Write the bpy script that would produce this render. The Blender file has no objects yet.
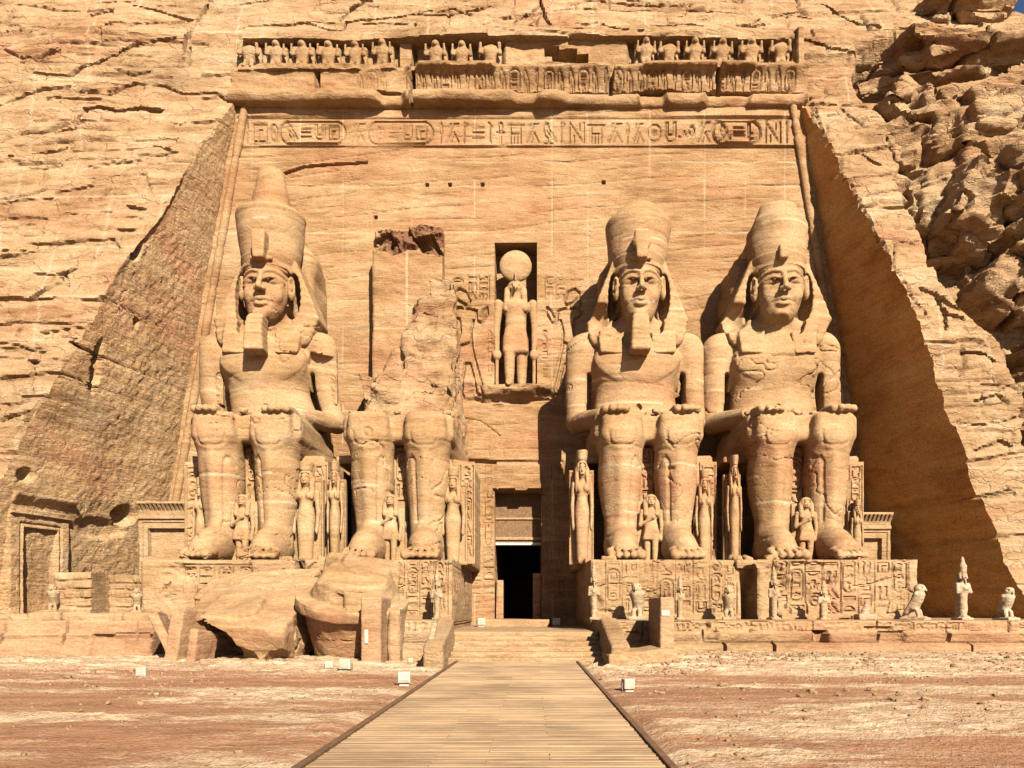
import bpy, math, random
import numpy as np
from mathutils import Vector, Matrix, Euler

sc = bpy.context.scene
R = math.radians
random.seed(5)

# ------------------------------------------------------------------ camera, sky, sun, exposure
CZ, CX, HY, F = 1.7, 532.0, 611.0, 800.0
cam_d = bpy.data.cameras.new('camera')
cam = bpy.data.objects.new('camera', cam_d)
sc.collection.objects.link(cam)
cam.location = (0, 0, CZ)
cam.rotation_euler = (R(90), 0, 0)
cam_d.sensor_width = 36.0
cam_d.lens = F / 1024 * 36.0
cam_d.shift_x = (512 - CX) / 1024
cam_d.shift_y = (HY - 384) / 1024
cam_d.clip_end = 3000
sc.camera = cam

SUN_EL, SUN_AZ = 32.0, 21.0          # degrees: height, and turn to the right of the view's back
world = bpy.data.worlds.new('World')
sc.world = world
world.use_nodes = True
wn = world.node_tree
bg = wn.nodes['Background']
sky = wn.nodes.new('ShaderNodeTexSky')
sky.sky_type = 'NISHITA'
sky.sun_disc = False
sky.sun_elevation = R(SUN_EL)
sky.sun_rotation = R(180 - SUN_AZ)
sky.dust_density = 0.6
sky.air_density = 0.35
wn.links.new(sky.outputs[0], bg.inputs[0])
bg.inputs[1].default_value = 0.05

sun_d = bpy.data.lights.new('sun', 'SUN')
sun_d.energy = 5.0
sun_d.angle = R(0.5)
sun_d.color = (1.0, 0.92, 0.80)
sun = bpy.data.objects.new('sun', sun_d)
sc.collection.objects.link(sun)
sdir = Vector((math.sin(R(SUN_AZ)) * math.cos(R(SUN_EL)), -math.cos(R(SUN_AZ)) * math.cos(R(SUN_EL)), math.sin(R(SUN_EL))))
sun.rotation_euler = sdir.to_track_quat('Z', 'Y').to_euler()
sun.location = (10, -20, 40)

sc.cycles.diffuse_bounces = 2
sc.cycles.max_bounces = 4
sc.view_settings.view_transform = 'Standard'
sc.view_settings.look = 'None'
sc.view_settings.gamma = 1
sc.view_settings.use_curve_mapping = False
sc.view_settings.exposure = 1.82


def at(px, py, Y):
    return ((px - CX) * Y / F, Y, CZ + (HY - py) * Y / F)


# ------------------------------------------------------------------ noise
_tab = np.random.RandomState(11).uniform(-1, 1, 65536).astype(np.float32)


def vn(x, y, z):
    x, y, z = np.broadcast_arrays(x, y, z)
    xf, yf, zf = np.floor(x), np.floor(y), np.floor(z)
    xi, yi, zi = xf.astype(np.int64), yf.astype(np.int64), zf.astype(np.int64)
    u, v, w = (x - xf).astype(np.float32), (y - yf).astype(np.float32), (z - zf).astype(np.float32)
    u = u * u * (3 - 2 * u); v = v * v * (3 - 2 * v); w = w * w * (3 - 2 * w)

    def h(a, b, c):
        k = (xi + a) * 73856093 ^ (yi + b) * 19349663 ^ (zi + c) * 83492791
        k = (k ^ (k >> 13)) * 1274126177
        return _tab[(k ^ (k >> 16)) & 65535]
    a = h(0, 0, 0) * (1 - u) + h(1, 0, 0) * u
    b = h(0, 1, 0) * (1 - u) + h(1, 1, 0) * u
    c = h(0, 0, 1) * (1 - u) + h(1, 0, 1) * u
    d = h(0, 1, 1) * (1 - u) + h(1, 1, 1) * u
    return (a * (1 - v) + b * v) * (1 - w) + (c * (1 - v) + d * v) * w


def fbm(x, y, z, o=4, g=0.5):
    t = 0; a = 1.0; n = 0
    for i in range(o):
        t = t + a * vn(x * 2 ** i + 17.3 * i, y * 2 ** i + 5.1 * i, z * 2 ** i + 9.7 * i)
        n += a; a *= g
    return t / n


def sstep(a, b, x):
    t = np.clip((x - a) / (b - a), 0, 1)
    return t * t * (3 - 2 * t)


# ------------------------------------------------------------------ objects
def tag(o, label=None, cat=None, group=None, kind=None):
    if label: o['label'] = label
    if cat:
        o['category'] = cat; kind = kind or 'thing'
    if group: o['group'] = group
    if kind: o['kind'] = kind
    return o


def empty(name, loc=(0, 0, 0), rz=0, label=None, cat=None, group=None, kind=None, scale=None):
    o = bpy.data.objects.new(name, None)
    o.empty_display_size = 0.3
    sc.collection.objects.link(o)
    o.location = loc; o.rotation_euler = (0, 0, rz)
    if scale: o.scale = scale if hasattr(scale, '__len__') else (scale,) * 3
    return tag(o, label, cat, group, kind)


def build(name, V, Q, mat, parent=None, sharp=42, attrs=None, loc=None):
    V = np.asarray(V, np.float32); 
    me = bpy.data.meshes.new(name)
    if isinstance(Q, np.ndarray):
        n, k = Q.shape
        me.vertices.add(len(V)); me.vertices.foreach_set('co', V.ravel())
        me.loops.add(n * k); me.loops.foreach_set('vertex_index', Q.astype(np.int32).ravel())
        me.polygons.add(n); me.polygons.foreach_set('loop_start', np.arange(0, n * k, k, dtype=np.int32))
    else:
        me.from_pydata([tuple(map(float, v)) for v in V], [], [tuple(map(int, q)) for q in Q])
    me.update(calc_edges=True); me.validate()
    if attrs:
        for an, av in attrs.items():
            a = me.attributes.new(an, 'FLOAT', 'POINT')
            a.data.foreach_set('value', np.asarray(av, np.float32).ravel())
    if sharp is not None:
        me.polygons.foreach_set('use_smooth', np.ones(len(me.polygons), bool))
        me.set_sharp_from_angle(angle=R(sharp))
    me.materials.append(mat)
    o = bpy.data.objects.new(name, me)
    sc.collection.objects.link(o)
    if parent: o.parent = parent
    if loc is not None: o.location = loc
    return o


def copy_tree(o, parent=None):
    c = o.copy(); sc.collection.objects.link(c)
    c.parent = parent
    for ch in list(o.children):
        copy_tree(ch, c)
    return c


def normals(V, Q):
    n = np.cross(V[Q[:, 2]] - V[Q[:, 0]], V[Q[:, 3]] - V[Q[:, 1]])
    N = np.zeros_like(V)
    for i in range(4): np.add.at(N, Q[:, i], n)
    return N / (np.linalg.norm(N, axis=1, keepdims=True) + 1e-9)


# ------------------------------------------------------------------ signed distance sculpting
def _pt(p): return np.array(p, np.float32)


def E(c, r):
    c, r = _pt(c), _pt(r)

    def fn(X, Y, Z):
        a, b, d = (X - c[0]) / r[0], (Y - c[1]) / r[1], (Z - c[2]) / r[2]
        k0 = np.sqrt(a * a + b * b + d * d)
        k1 = np.sqrt((a / r[0]) ** 2 + (b / r[1]) ** 2 + (d / r[2]) ** 2) + 1e-6
        return k0 * (k0 - 1) / k1
    return fn, c - r, c + r


def C(a, b, ra, rb=None, sc_=(1, 1, 1)):
    a, b, s = _pt(a), _pt(b), _pt(sc_)
    rb = ra if rb is None else rb
    A, Bv = a / s, b / s
    ab = Bv - A; L = float(ab @ ab) + 1e-9

    def fn(X, Y, Z):
        x, y, z = X / s[0] - A[0], Y / s[1] - A[1], Z / s[2] - A[2]
        t = np.clip((x * ab[0] + y * ab[1] + z * ab[2]) / L, 0, 1)
        return (np.sqrt((x - t * ab[0]) ** 2 + (y - t * ab[1]) ** 2 + (z - t * ab[2]) ** 2) - (ra + t * (rb - ra))) * s.min()
    m = max(ra, rb) * s
    return fn, np.minimum(a, b) - m, np.maximum(a, b) + m


def B(c, h, rd=0.0, rot=(0, 0, 0)):
    c, h = _pt(c), _pt(h)
    M = np.array(Euler(rot).to_matrix(), np.float32)

    def fn(X, Y, Z):
        x, y, z = X - c[0], Y - c[1], Z - c[2]
        if any(rot):
            x, y, z = (M[0, 0] * x + M[1, 0] * y + M[2, 0] * z, M[0, 1] * x + M[1, 1] * y + M[2, 1] * z, M[0, 2] * x + M[1, 2] * y + M[2, 2] * z)
        qx, qy, qz = np.abs(x) - h[0] + rd, np.abs(y) - h[1] + rd, np.abs(z) - h[2] + rd
        o = np.sqrt(np.maximum(qx, 0) ** 2 + np.maximum(qy, 0) ** 2 + np.maximum(qz, 0) ** 2)
        return o + np.minimum(np.maximum(np.maximum(qx, qy), qz), 0) - rd
    e = np.abs(M) @ h
    return fn, c - e, c + e


def FR(c, z0, z1, r0, r1, rd=0.1, sy=1.0, bulge=0.0):
    """upright frustum with rounded rims"""
    c = _pt(c)

    def fn(X, Y, Z):
        t = np.clip((Z - z0) / (z1 - z0), 0, 1)
        r = r0 + (r1 - r0) * t + bulge * 4 * t * (1 - t)
        d = np.sqrt((X - c[0]) ** 2 + ((Y - c[1]) / sy) ** 2) - r + rd
        e = np.abs(Z - (z0 + z1) / 2) - (z1 - z0) / 2 + rd
        return np.sqrt(np.maximum(d, 0) ** 2 + np.maximum(e, 0) ** 2) + np.minimum(np.maximum(d, e), 0) - rd
    m = max(r0, r1) + abs(bulge)
    return fn, _pt((c[0] - m, c[1] - m * sy, z0)), _pt((c[0] + m, c[1] + m * sy, z1))


def TZ(z0, z1, w0, w1, y0, y1, x=0.0, rd=0.15, tilt=0.0):
    """slab whose half width runs from w0 at z0 to w1 at z1, between depths y0 and y1; tilt moves y with height"""
    def fn(X, Y, Z):
        t = (Z - z0) / (z1 - z0)
        w = w0 + (w1 - w0) * np.clip(t, 0, 1)
        yy = Y - tilt * (Z - z0)
        qx, qy, qz = np.abs(X - x) - w + rd, np.abs(yy - (y0 + y1) / 2) - (y1 - y0) / 2 + rd, np.abs(Z - (z0 + z1) / 2) - abs(z1 - z0) / 2 + rd
        o = np.sqrt(np.maximum(qx, 0) ** 2 + np.maximum(qy, 0) ** 2 + np.maximum(qz, 0) ** 2)
        return o + np.minimum(np.maximum(np.maximum(qx, qy), qz), 0) - rd
    m = max(w0, w1); tt = tilt * (z1 - z0)
    return fn, _pt((x - m, min(y0, y0 + tt), min(z0, z1))), _pt((x + m, max(y1, y1 + tt), max(z0, z1)))


class Vox:
    def __init__(s, lo, hi, h):
        s.h = h; s.lo = _pt(lo)
        s.n = np.ceil((_pt(hi) - s.lo) / h).astype(int) + 1
        s.f = np.ones(s.n, np.float32)
        s.ax = [s.lo[i] + h * np.arange(s.n[i], dtype=np.float32) for i in range(3)]

    def _sub(s, lo, hi, m):
        i0 = np.clip(np.floor((lo - m - s.lo) / s.h).astype(int), 0, s.n)
        i1 = np.clip(np.ceil((hi + m - s.lo) / s.h).astype(int) + 1, 0, s.n)
        sl = tuple(slice(a, b) for a, b in zip(i0, i1))
        return sl, s.ax[0][sl[0]][:, None, None], s.ax[1][sl[1]][None, :, None], s.ax[2][sl[2]][None, None, :]

    def add(s, *prims, k=0.1):
        for fn, lo, hi in prims:
            sl, X, Y, Z = s._sub(lo, hi, k + 2 * s.h)
            if min(b.stop - b.start for b in sl) <= 0: continue
            d = fn(X, Y, Z); f = s.f[sl]
            h = np.clip(0.5 + 0.5 * (d - f) / k, 0, 1)
            s.f[sl] = d * (1 - h) + f * h - k * h * (1 - h)
        return s

    def cut(s, *prims, k=0.05):
        for fn, lo, hi in prims:
            sl, X, Y, Z = s._sub(lo, hi, k + 2 * s.h)
            if min(b.stop - b.start for b in sl) <= 0: continue
            d = -fn(X, Y, Z); f = s.f[sl]
            h = np.clip(0.5 - 0.5 * (d - f) / k, 0, 1)
            s.f[sl] = d * (1 - h) + f * h + k * h * (1 - h)
        return s

    def copy(s):
        c = Vox.__new__(Vox); c.__dict__.update(s.__dict__); c.f = s.f.copy(); return c

    def mesh(s):
        f = s.f.copy()
        for a in range(3):
            for e in (0, -1):
                ix = [slice(None)] * 3; ix[a] = e; f[tuple(ix)] = np.maximum(f[tuple(ix)], 0.01)
        g = f < 0
        cnt = np.zeros([n - 1 for n in f.shape], np.int8)
        offs = [(a, b, c) for a in (0, 1) for b in (0, 1) for c in (0, 1)]
        nx, ny, nz = f.shape
        for a, b, c in offs: cnt += g[a:nx - 1 + a, b:ny - 1 + b, c:nz - 1 + c]
        I, J, K = np.nonzero((cnt > 0) & (cnt < 8))
        idx = np.full(cnt.shape, -1, np.int32); idx[I, J, K] = np.arange(len(I))
        acc = np.zeros((len(I), 3), np.float32); num = np.zeros(len(I), np.float32)
        for o1 in offs:
            for a in range(3):
                if o1[a]: continue
                o2 = list(o1); o2[a] = 1
                fa = f[I + o1[0], J + o1[1], K + o1[2]]; fb = f[I + o2[0], J + o2[1], K + o2[2]]
                m = (fa < 0) != (fb < 0)
                t = np.where(m, fa / np.where(m, fa - fb, 1), 0)
                for q in range(3):
                    acc[:, q] += m * (o1[q] + (t if q == a else 0))
                num += m
        V = s.lo + s.h * (np.stack([I, J, K], 1) + acc / num[:, None])
        Q = []
        for a in range(3):
            b, c = (a + 1) % 3, (a + 2) % 3
            s0 = [slice(1, -1)] * 3; s1 = [slice(1, -1)] * 3
            s0[a] = slice(0, f.shape[a] - 1); s1[a] = slice(1, f.shape[a])
            g0, g1 = g[tuple(s0)], g[tuple(s1)]
            P = np.array(np.nonzero(g0 != g1)).T
            inside = g0[P[:, 0], P[:, 1], P[:, 2]]
            P = P + 1; P[:, a] -= 1
            def cell(db, dc):
                p = P.copy(); p[:, b] += db; p[:, c] += dc
                return idx[p[:, 0], p[:, 1], p[:, 2]]
            q = np.stack([cell(-1, -1), cell(0, -1), cell(0, 0), cell(-1, 0)], 1)
            q[~inside] = q[~inside][:, ::-1]
            Q.append(q)
        return V.astype(np.float32), np.concatenate(Q)


def weather(V, Q, amp=0.05, sc_=0.8, seed=0, strata=0.03, sfreq=1.6, calm=None, crack=0.0):
    N = normals(V, Q)
    x, y, z = V[:, 0] + seed * 31.7, V[:, 1] + seed * 11.1, V[:, 2] + seed * 3.3
    d = amp * fbm(x * sc_, y * sc_, z * sc_, 4)
    if strata:
        t = z * sfreq + 0.5 * fbm(x * .3, y * .3, z * .4, 2)
        d = d - strata * np.maximum(0, 1 - np.abs((t - np.floor(t)) - .5) * 9) * (vn(x * .7, y * .7, np.floor(t) * 3.1) > 0.1)
    if crack:
        q = fbm(x * .42, y * .42 + 3, z * .75, 3)
        d = d - crack * np.maximum(0, 1 - np.abs(q) * 45) * (vn(x * .35, y * .35, z * .35 + 7) > -.05)
    if calm: d = d * (1 - .75 * sstep(calm[0], calm[1], V[:, 2]))
    return V + N * d[:, None]


def sculpt(name, vox, mat, parent=None, sharp=50, loc=None, **w):
    V, Q = vox.mesh()
    V = weather(V, Q, **w)
    return build(name, V, Q, mat, parent, sharp, loc=loc)


# ------------------------------------------------------------------ relief panels (carved height fields)
def circ(cx, cy, rx, ry=None, n=14, a0=0, a1=360):
    ry = ry or rx
    return [(cx + rx * math.cos(R(a0 + (a1 - a0) * i / n)), cy + ry * math.sin(R(a0 + (a1 - a0) * i / n))) for i in range(n + 1)]


def rrect(x0, y0, x1, y1, r):
    p = []
    for cx, cy, a in ((x1 - r, y1 - r, 0), (x0 + r, y1 - r, 90), (x0 + r, y0 + r, 180), (x1 - r, y0 + r, 270)):
        p += circ(cx, cy, r, n=5, a0=a, a1=a + 90)
    return p + [p[0]]


G = {
    'sun': [circ(.5, .5, .4), circ(.5, .5, .1, n=6)],
    'reed': [[(.5, 0), (.5, .35), (.3, .55), (.35, .95), (.55, 1), (.65, .6), (.5, .35)]],
    'water': [[(0, .45), (.125, .65), (.25, .4), (.375, .65), (.5, .4), (.625, .65), (.75, .4), (.875, .65), (1, .45)]],
    'bird': [[(.25, 0), (.5, 0), (.42, .25), (.2, .4), (.12, .75), (.25, .97), (.42, .93), (.5, .8), (.42, .75), (.7, .5), (1, .08), (.6, .25), (.55, 0), (.75, 0)], [(.35, .6), (.6, .35), (.8, .2)]],
    'owl': [[(.2, 0), (.6, 0), (.5, .2), (.25, .35), (.15, .7), (.2, 1), (.6, 1), (.62, .75), (.75, .5), (.9, .1), (.6, .2)], [(.3, .85), (.5, .85)]],
    'ankh': [[(.5, 0), (.5, .5)], [(.15, .5), (.85, .5)], circ(.5, .74, .2, .25)],
    'was': [[(.4, 0), (.5, .15), (.6, 0)], [(.5, .1), (.5, .85), (.2, 1), (.75, .8)]],
    'box': [[(.05, .1), (.05, .9), (.95, .9), (.95, .1), (.05, .1)], [(.4, .1), (.4, .6), (.7, .6)]],
    'loaf': [circ(.5, .25, .4, .5, n=9, a0=0, a1=180) + [(.9, .25)]],
    'mouth': [[(0, .5), (.25, .68), (.5, .75), (.75, .68), (1, .5), (.75, .35), (.5, .3), (.25, .35), (0, .5)]],
    'basket': [[(0, .7), (1, .7)], circ(.5, .7, .5, .5, n=9, a0=180, a1=360)],
    'feather': [[(.4, 0), (.4, .8), (.6, 1), (.8, .85), (.65, .7), (.6, 0), (.4, 0)]],
    'snake': [[(0, .3), (.2, .3), (.35, .55), (.5, .3), (.65, .55), (.8, .3), (.95, .6), (.85, .8), (.7, .75)]],
    'leg': [[(.25, 1), (.3, .35), (.15, .05), (.75, .05), (.75, .2), (.5, .3), (.5, 1), (.25, 1)]],
    'man': [[(.2, 0), (.85, 0), (.8, .3), (.5, .35), (.55, .65), (.35, .6), (.3, .3), (.2, 0)], circ(.45, .82, .14), [(.5, .6), (.85, .75)]],
    'scarab': [circ(.5, .45, .25, .35), circ(.5, .85, .14, .12), [(.27, .5), (.05, .7)], [(.73, .5), (.95, .7)], [(.28, .3), (.08, .1)], [(.72, .3), (.92, .1)], [(.5, .1), (.5, .75)]],
    'bars': [[(.05, .25), (.95, .25)], [(.05, .5), (.95, .5)], [(.05, .75), (.95, .75)]],
    'eye': [circ(.5, .55, .15), [(0, .55), (.25, .75), (.6, .8), (1, .55), (.6, .35), (.25, .4), (0, .55)]],
    'flag': [[(.35, 0), (.35, 1), (.85, .9), (.35, .7)]],
    'slant': [[(.05, .05), (.6, .95), (.95, .95)], [(.4, .05), (.6, .5), (.95, .05)], [(.2, .8), (.35, .95)]],
    'table': [[(0, .9), (1, .9)], [(.2, .9), (.2, 0)], [(.8, .9), (.8, 0)], [(.2, .45), (.8, .45)], [(.4, .0), (.4, .4)], [(.6, 0), (.6, .4)]],
    'ka': [[(.1, 1), (.1, .3), (.25, .1), (.75, .1), (.9, .3), (.9, 1)], [(.25, 1), (.25, .4), (.75, .4), (.75, 1)]],
    'djed': [[(.4, 0), (.4, .55), (.15, .55), (.15, .62), (.85, .62), (.85, .55), (.6, .55), (.6, 0)], [(.15, .75), (.85, .75)], [(.15, .88), (.85, .88)], [(.15, 1), (.85, 1)]],
    'nee': [[(.05, 0), (.05, 1), (.9, 0), (.9, 1)], [(.3, .05), (.3, .35)], [(.65, .95), (.65, .65)]],
    'cobra': [[(.85, 0), (.85, .4), (.7, .75), (.4, 1), (.15, .85), (.2, .55), (.4, .35), (.35, 0)], [(.55, .8), (.5, .4), (.6, 0)]],
    'hand': [[(.05, .3), (.5, .3), (.95, .45), (.95, .6), (.6, .6), (.45, .8), (.35, .6), (.05, .6), (.05, .3)]],
}
GN = [k for k in G if k not in ('cobra', 'nee', 'table')]


class Rel:
    """height field over u in [0,w], v in [0,h]; d > 0 stands out of the panel"""
    def __init__(s, w, h, res):
        s.w, s.h = w, h
        s.nu, s.nv = max(2, int(round(w / res)) + 1), max(2, int(round(h / res)) + 1)
        s.u = np.linspace(0, w, s.nu, dtype=np.float32); s.v = np.linspace(0, h, s.nv, dtype=np.float32)
        s.d = np.zeros((s.nu, s.nv), np.float32); s.pale = np.zeros_like(s.d); s.raw = np.zeros_like(s.d)
        s.U, s.Vv = s.u[:, None], s.v[None, :]

    def win(s, u0, v0, u1, v1):
        a, b = np.searchsorted(s.u, [u0, u1]); c, e = np.searchsorted(s.v, [v0, v1])
        return slice(a, b), slice(c, e)

    def line(s, pts, wd, dep, out=False, arr=None, flat=0.35):
        for (x0, y0), (x1, y1) in zip(pts[:-1], pts[1:]):
            sl = s.win(min(x0, x1) - wd, min(y0, y1) - wd, max(x0, x1) + wd, max(y0, y1) + wd)
            u, v = s.U[sl[0]], s.Vv[:, sl[1]]
            if u.size == 0 or v.size == 0: continue
            dx, dy = x1 - x0, y1 - y0
            t = np.clip(((u - x0) * dx + (v - y0) * dy) / (dx * dx + dy * dy + 1e-9), 0, 1)
            q = np.sqrt((u - x0 - t * dx) ** 2 + (v - y0 - t * dy) ** 2)
            p = np.clip((1 - q / wd) / (1 - flat), 0, 1)
            if arr is not None: arr[sl] = np.maximum(arr[sl], dep * p)
            elif out: s.d[sl] = np.maximum(s.d[sl], dep * p)
            else: s.d[sl] = np.minimum(s.d[sl], -dep * p)

    def glyph(s, name, u, v, w, h, wd=.07, dep=.1):
        for pl in G[name]:
            s.line([(u + w * a, v + h * b) for a, b in pl], wd, dep)

    def rect(s, u0, v0, u1, v1, dep):
        s.d[s.win(u0, v0, u1, v1)] = dep

    def row(s, u0, v0, u1, v1, rnd, wd=.07, dep=.1, cart=0.2, two=.5):
        """a line of signs, now and then a ringed name"""
        h = v1 - v0; u = u0
        while u < u1 - h * .4:
            if rnd.random() < cart and u + 2.3 * h < u1:
                s.line([(a + u, b + v0) for a, b in rrect(0, .03 * h, 2.2 * h, .97 * h, .33 * h)], wd, dep)
                for i in range(3): s.glyph(rnd.choice(GN), u + (.22 + .62 * i) * h, v0 + .2 * h, .5 * h, .6 * h, wd, dep)
                u += 2.35 * h; continue
            w = h * rnd.uniform(.5, .85)
            if rnd.random() < two:
                s.glyph(rnd.choice(['water', 'mouth', 'basket', 'loaf', 'bars', 'eye', 'snake', 'hand']), u, v0 + .52 * h, w, .42 * h, wd, dep)
                s.glyph(rnd.choice(['water', 'mouth', 'basket', 'loaf', 'sun', 'bars', 'scarab', 'box']), u, v0 + .04 * h, w, .42 * h, wd, dep)
            else:
                s.glyph(rnd.choice(GN), u, v0 + .05 * h, w, .88 * h, wd, dep)
            u += w + .12 * h

    def column(s, u0, v0, u1, v1, rnd, wd=.06, dep=.09, lines=True, cart=.25):
        w = u1 - u0; v = v1
        if lines:
            s.line([(u0, v0), (u0, v1)], wd, dep * .8); s.line([(u1, v0), (u1, v1)], wd, dep * .8)
        while v > v0 + .35 * w:
            h = w * rnd.choice([.4, .5, .8, .9])
            if rnd.random() < cart and v - 1.9 * w > v0:
                s.line([(a + u0, b + v - 1.9 * w) for a, b in rrect(.14 * w, 0, .86 * w, 1.85 * w, .3 * w)], wd, dep)
                for i in range(3): s.glyph(rnd.choice(GN), u0 + .3 * w, v - (.63 + .56 * i) * w, .4 * w, .42 * w, wd, dep)
                v -= 2.05 * w; continue
            h = min(h, v - v0)
            if h < .6 * w: s.glyph(rnd.choice(['water', 'mouth', 'basket', 'loaf', 'bars', 'eye', 'snake']), u0 + .15 * w, v - h, .7 * w, h * .9, wd, dep)
            elif rnd.random() < .4:
                s.glyph(rnd.choice(['reed', 'feather', 'flag', 'was', 'ankh']), u0 + .12 * w, v - h, .36 * w, h * .9, wd, dep)
                s.glyph(rnd.choice(['reed', 'leg', 'djed', 'sun', 'scarab']), u0 + .52 * w, v - h, .36 * w, h * .9, wd, dep)
            else: s.glyph(rnd.choice(['bird', 'owl', 'man', 'scarab', 'ka', 'sun', 'box']), u0 + .15 * w, v - h, .7 * w, h * .9, wd, dep)
            v -= h + .1 * w

    def rough(s, amp, scale, seed=0, oct=4, sx=1.0):
        s.d += amp * fbm(s.U * scale * sx + seed * 7.7, s.Vv * scale + seed * 3.1, np.float32(seed * 1.9) + 0 * s.U, oct).astype(np.float32)

    def cracks(s, lines, wd=.07, dep=.2, jit=.0, rnd=random):
        for pl in lines:
            q = [pl[0]]
            for a, b in zip(pl[:-1], pl[1:]):
                n = max(1, int(math.hypot(b[0] - a[0], b[1] - a[1]) / .6))
                for i in range(1, n + 1):
                    t = i / n
                    q.append((a[0] + (b[0] - a[0]) * t + rnd.uniform(-jit, jit), a[1] + (b[1] - a[1]) * t + rnd.uniform(-jit, jit)))
            s.line(q, wd, dep)

    def build(s, name, O, Uv, Vd, mat, parent=None, back=None, N=None, warp=None, sharp=38, attrs=True, edge=0.0):
        """O origin, Uv/Vd unit directions; back: depth of the block behind the panel"""
        O, Uv, Vd = np.array(O, float), np.array(Uv, float), np.array(Vd, float)
        N = np.cross(Uv, Vd) if N is None else np.array(N, float)
        UU, VV = np.broadcast_arrays(s.U, s.Vv)
        if warp: UU, VV = warp(UU, VV)
        P = O + UU[..., None] * Uv + VV[..., None] * Vd + s.d[..., None] * N
        if edge:
            e = np.minimum(np.minimum(s.U, s.w - s.U), np.minimum(s.Vv, s.h - s.Vv))
            k = np.clip(1 - e / edge, 0, 1) ** 2 * edge * (.55 + .9 * (fbm(P[..., 0] * 1.3, P[..., 1] * 1.3, P[..., 2] * 1.3, 3)))
            P = P - k[..., None] * N
        nu, nv = s.nu, s.nv
        V = P.reshape(-1, 3)
        ix = np.arange(nu * nv).reshape(nu, nv)
        Q = np.stack([ix[:-1, :-1], ix[1:, :-1], ix[1:, 1:], ix[:-1, 1:]], -1).reshape(-1, 4)
        pale, raw = s.pale.ravel(), s.raw.ravel()
        if back:
            ring = np.concatenate([ix[:, 0], ix[-1, 1:], ix[-2::-1, -1], ix[0, -2:0:-1]])
            B0 = O + UU[..., None] * Uv + VV[..., None] * Vd - back * N
            nb = len(V)
            # a middle ring so the sides are not one long sliver
            mid = V[ring] * .5 + B0.reshape(-1, 3)[ring] * .5
            mid = mid + (fbm(mid[:, 0] * .9, mid[:, 1] * .9, mid[:, 2] * .9, 2) * .03)[:, None]
            V = np.concatenate([V, mid, B0.reshape(-1, 3)[ring]])
            m = len(ring); a = np.arange(m); b = (a + 1) % m
            Q = np.concatenate([Q, np.stack([ring[a], nb + a, nb + b, ring[b]], 1), np.stack([nb + a, nb + m + a, nb + m + b, nb + b], 1)])
            # close the back with a strip between opposite ends
            bi = {int(r): nb + m + i for i, r in enumerate(ring)}
            bq = [(bi[int(ix[i, 0])], bi[int(ix[i, -1])], bi[int(ix[i + 1, -1])], bi[int(ix[i + 1, 0])]) for i in range(nu - 1)]
            Q = np.concatenate([Q, np.array(bq)])
            pale = np.concatenate([pale, np.zeros(2 * m)]); raw = np.concatenate([raw, np.zeros(2 * m)])
        return build(name, V, Q, mat, parent, sharp, attrs={'pale': pale, 'raw': raw} if attrs else None)


# ------------------------------------------------------------------ materials
def lnk(nt, a, b): nt.links.new(a, b)


ALB = 0.47       # dusty sandstone


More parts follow.
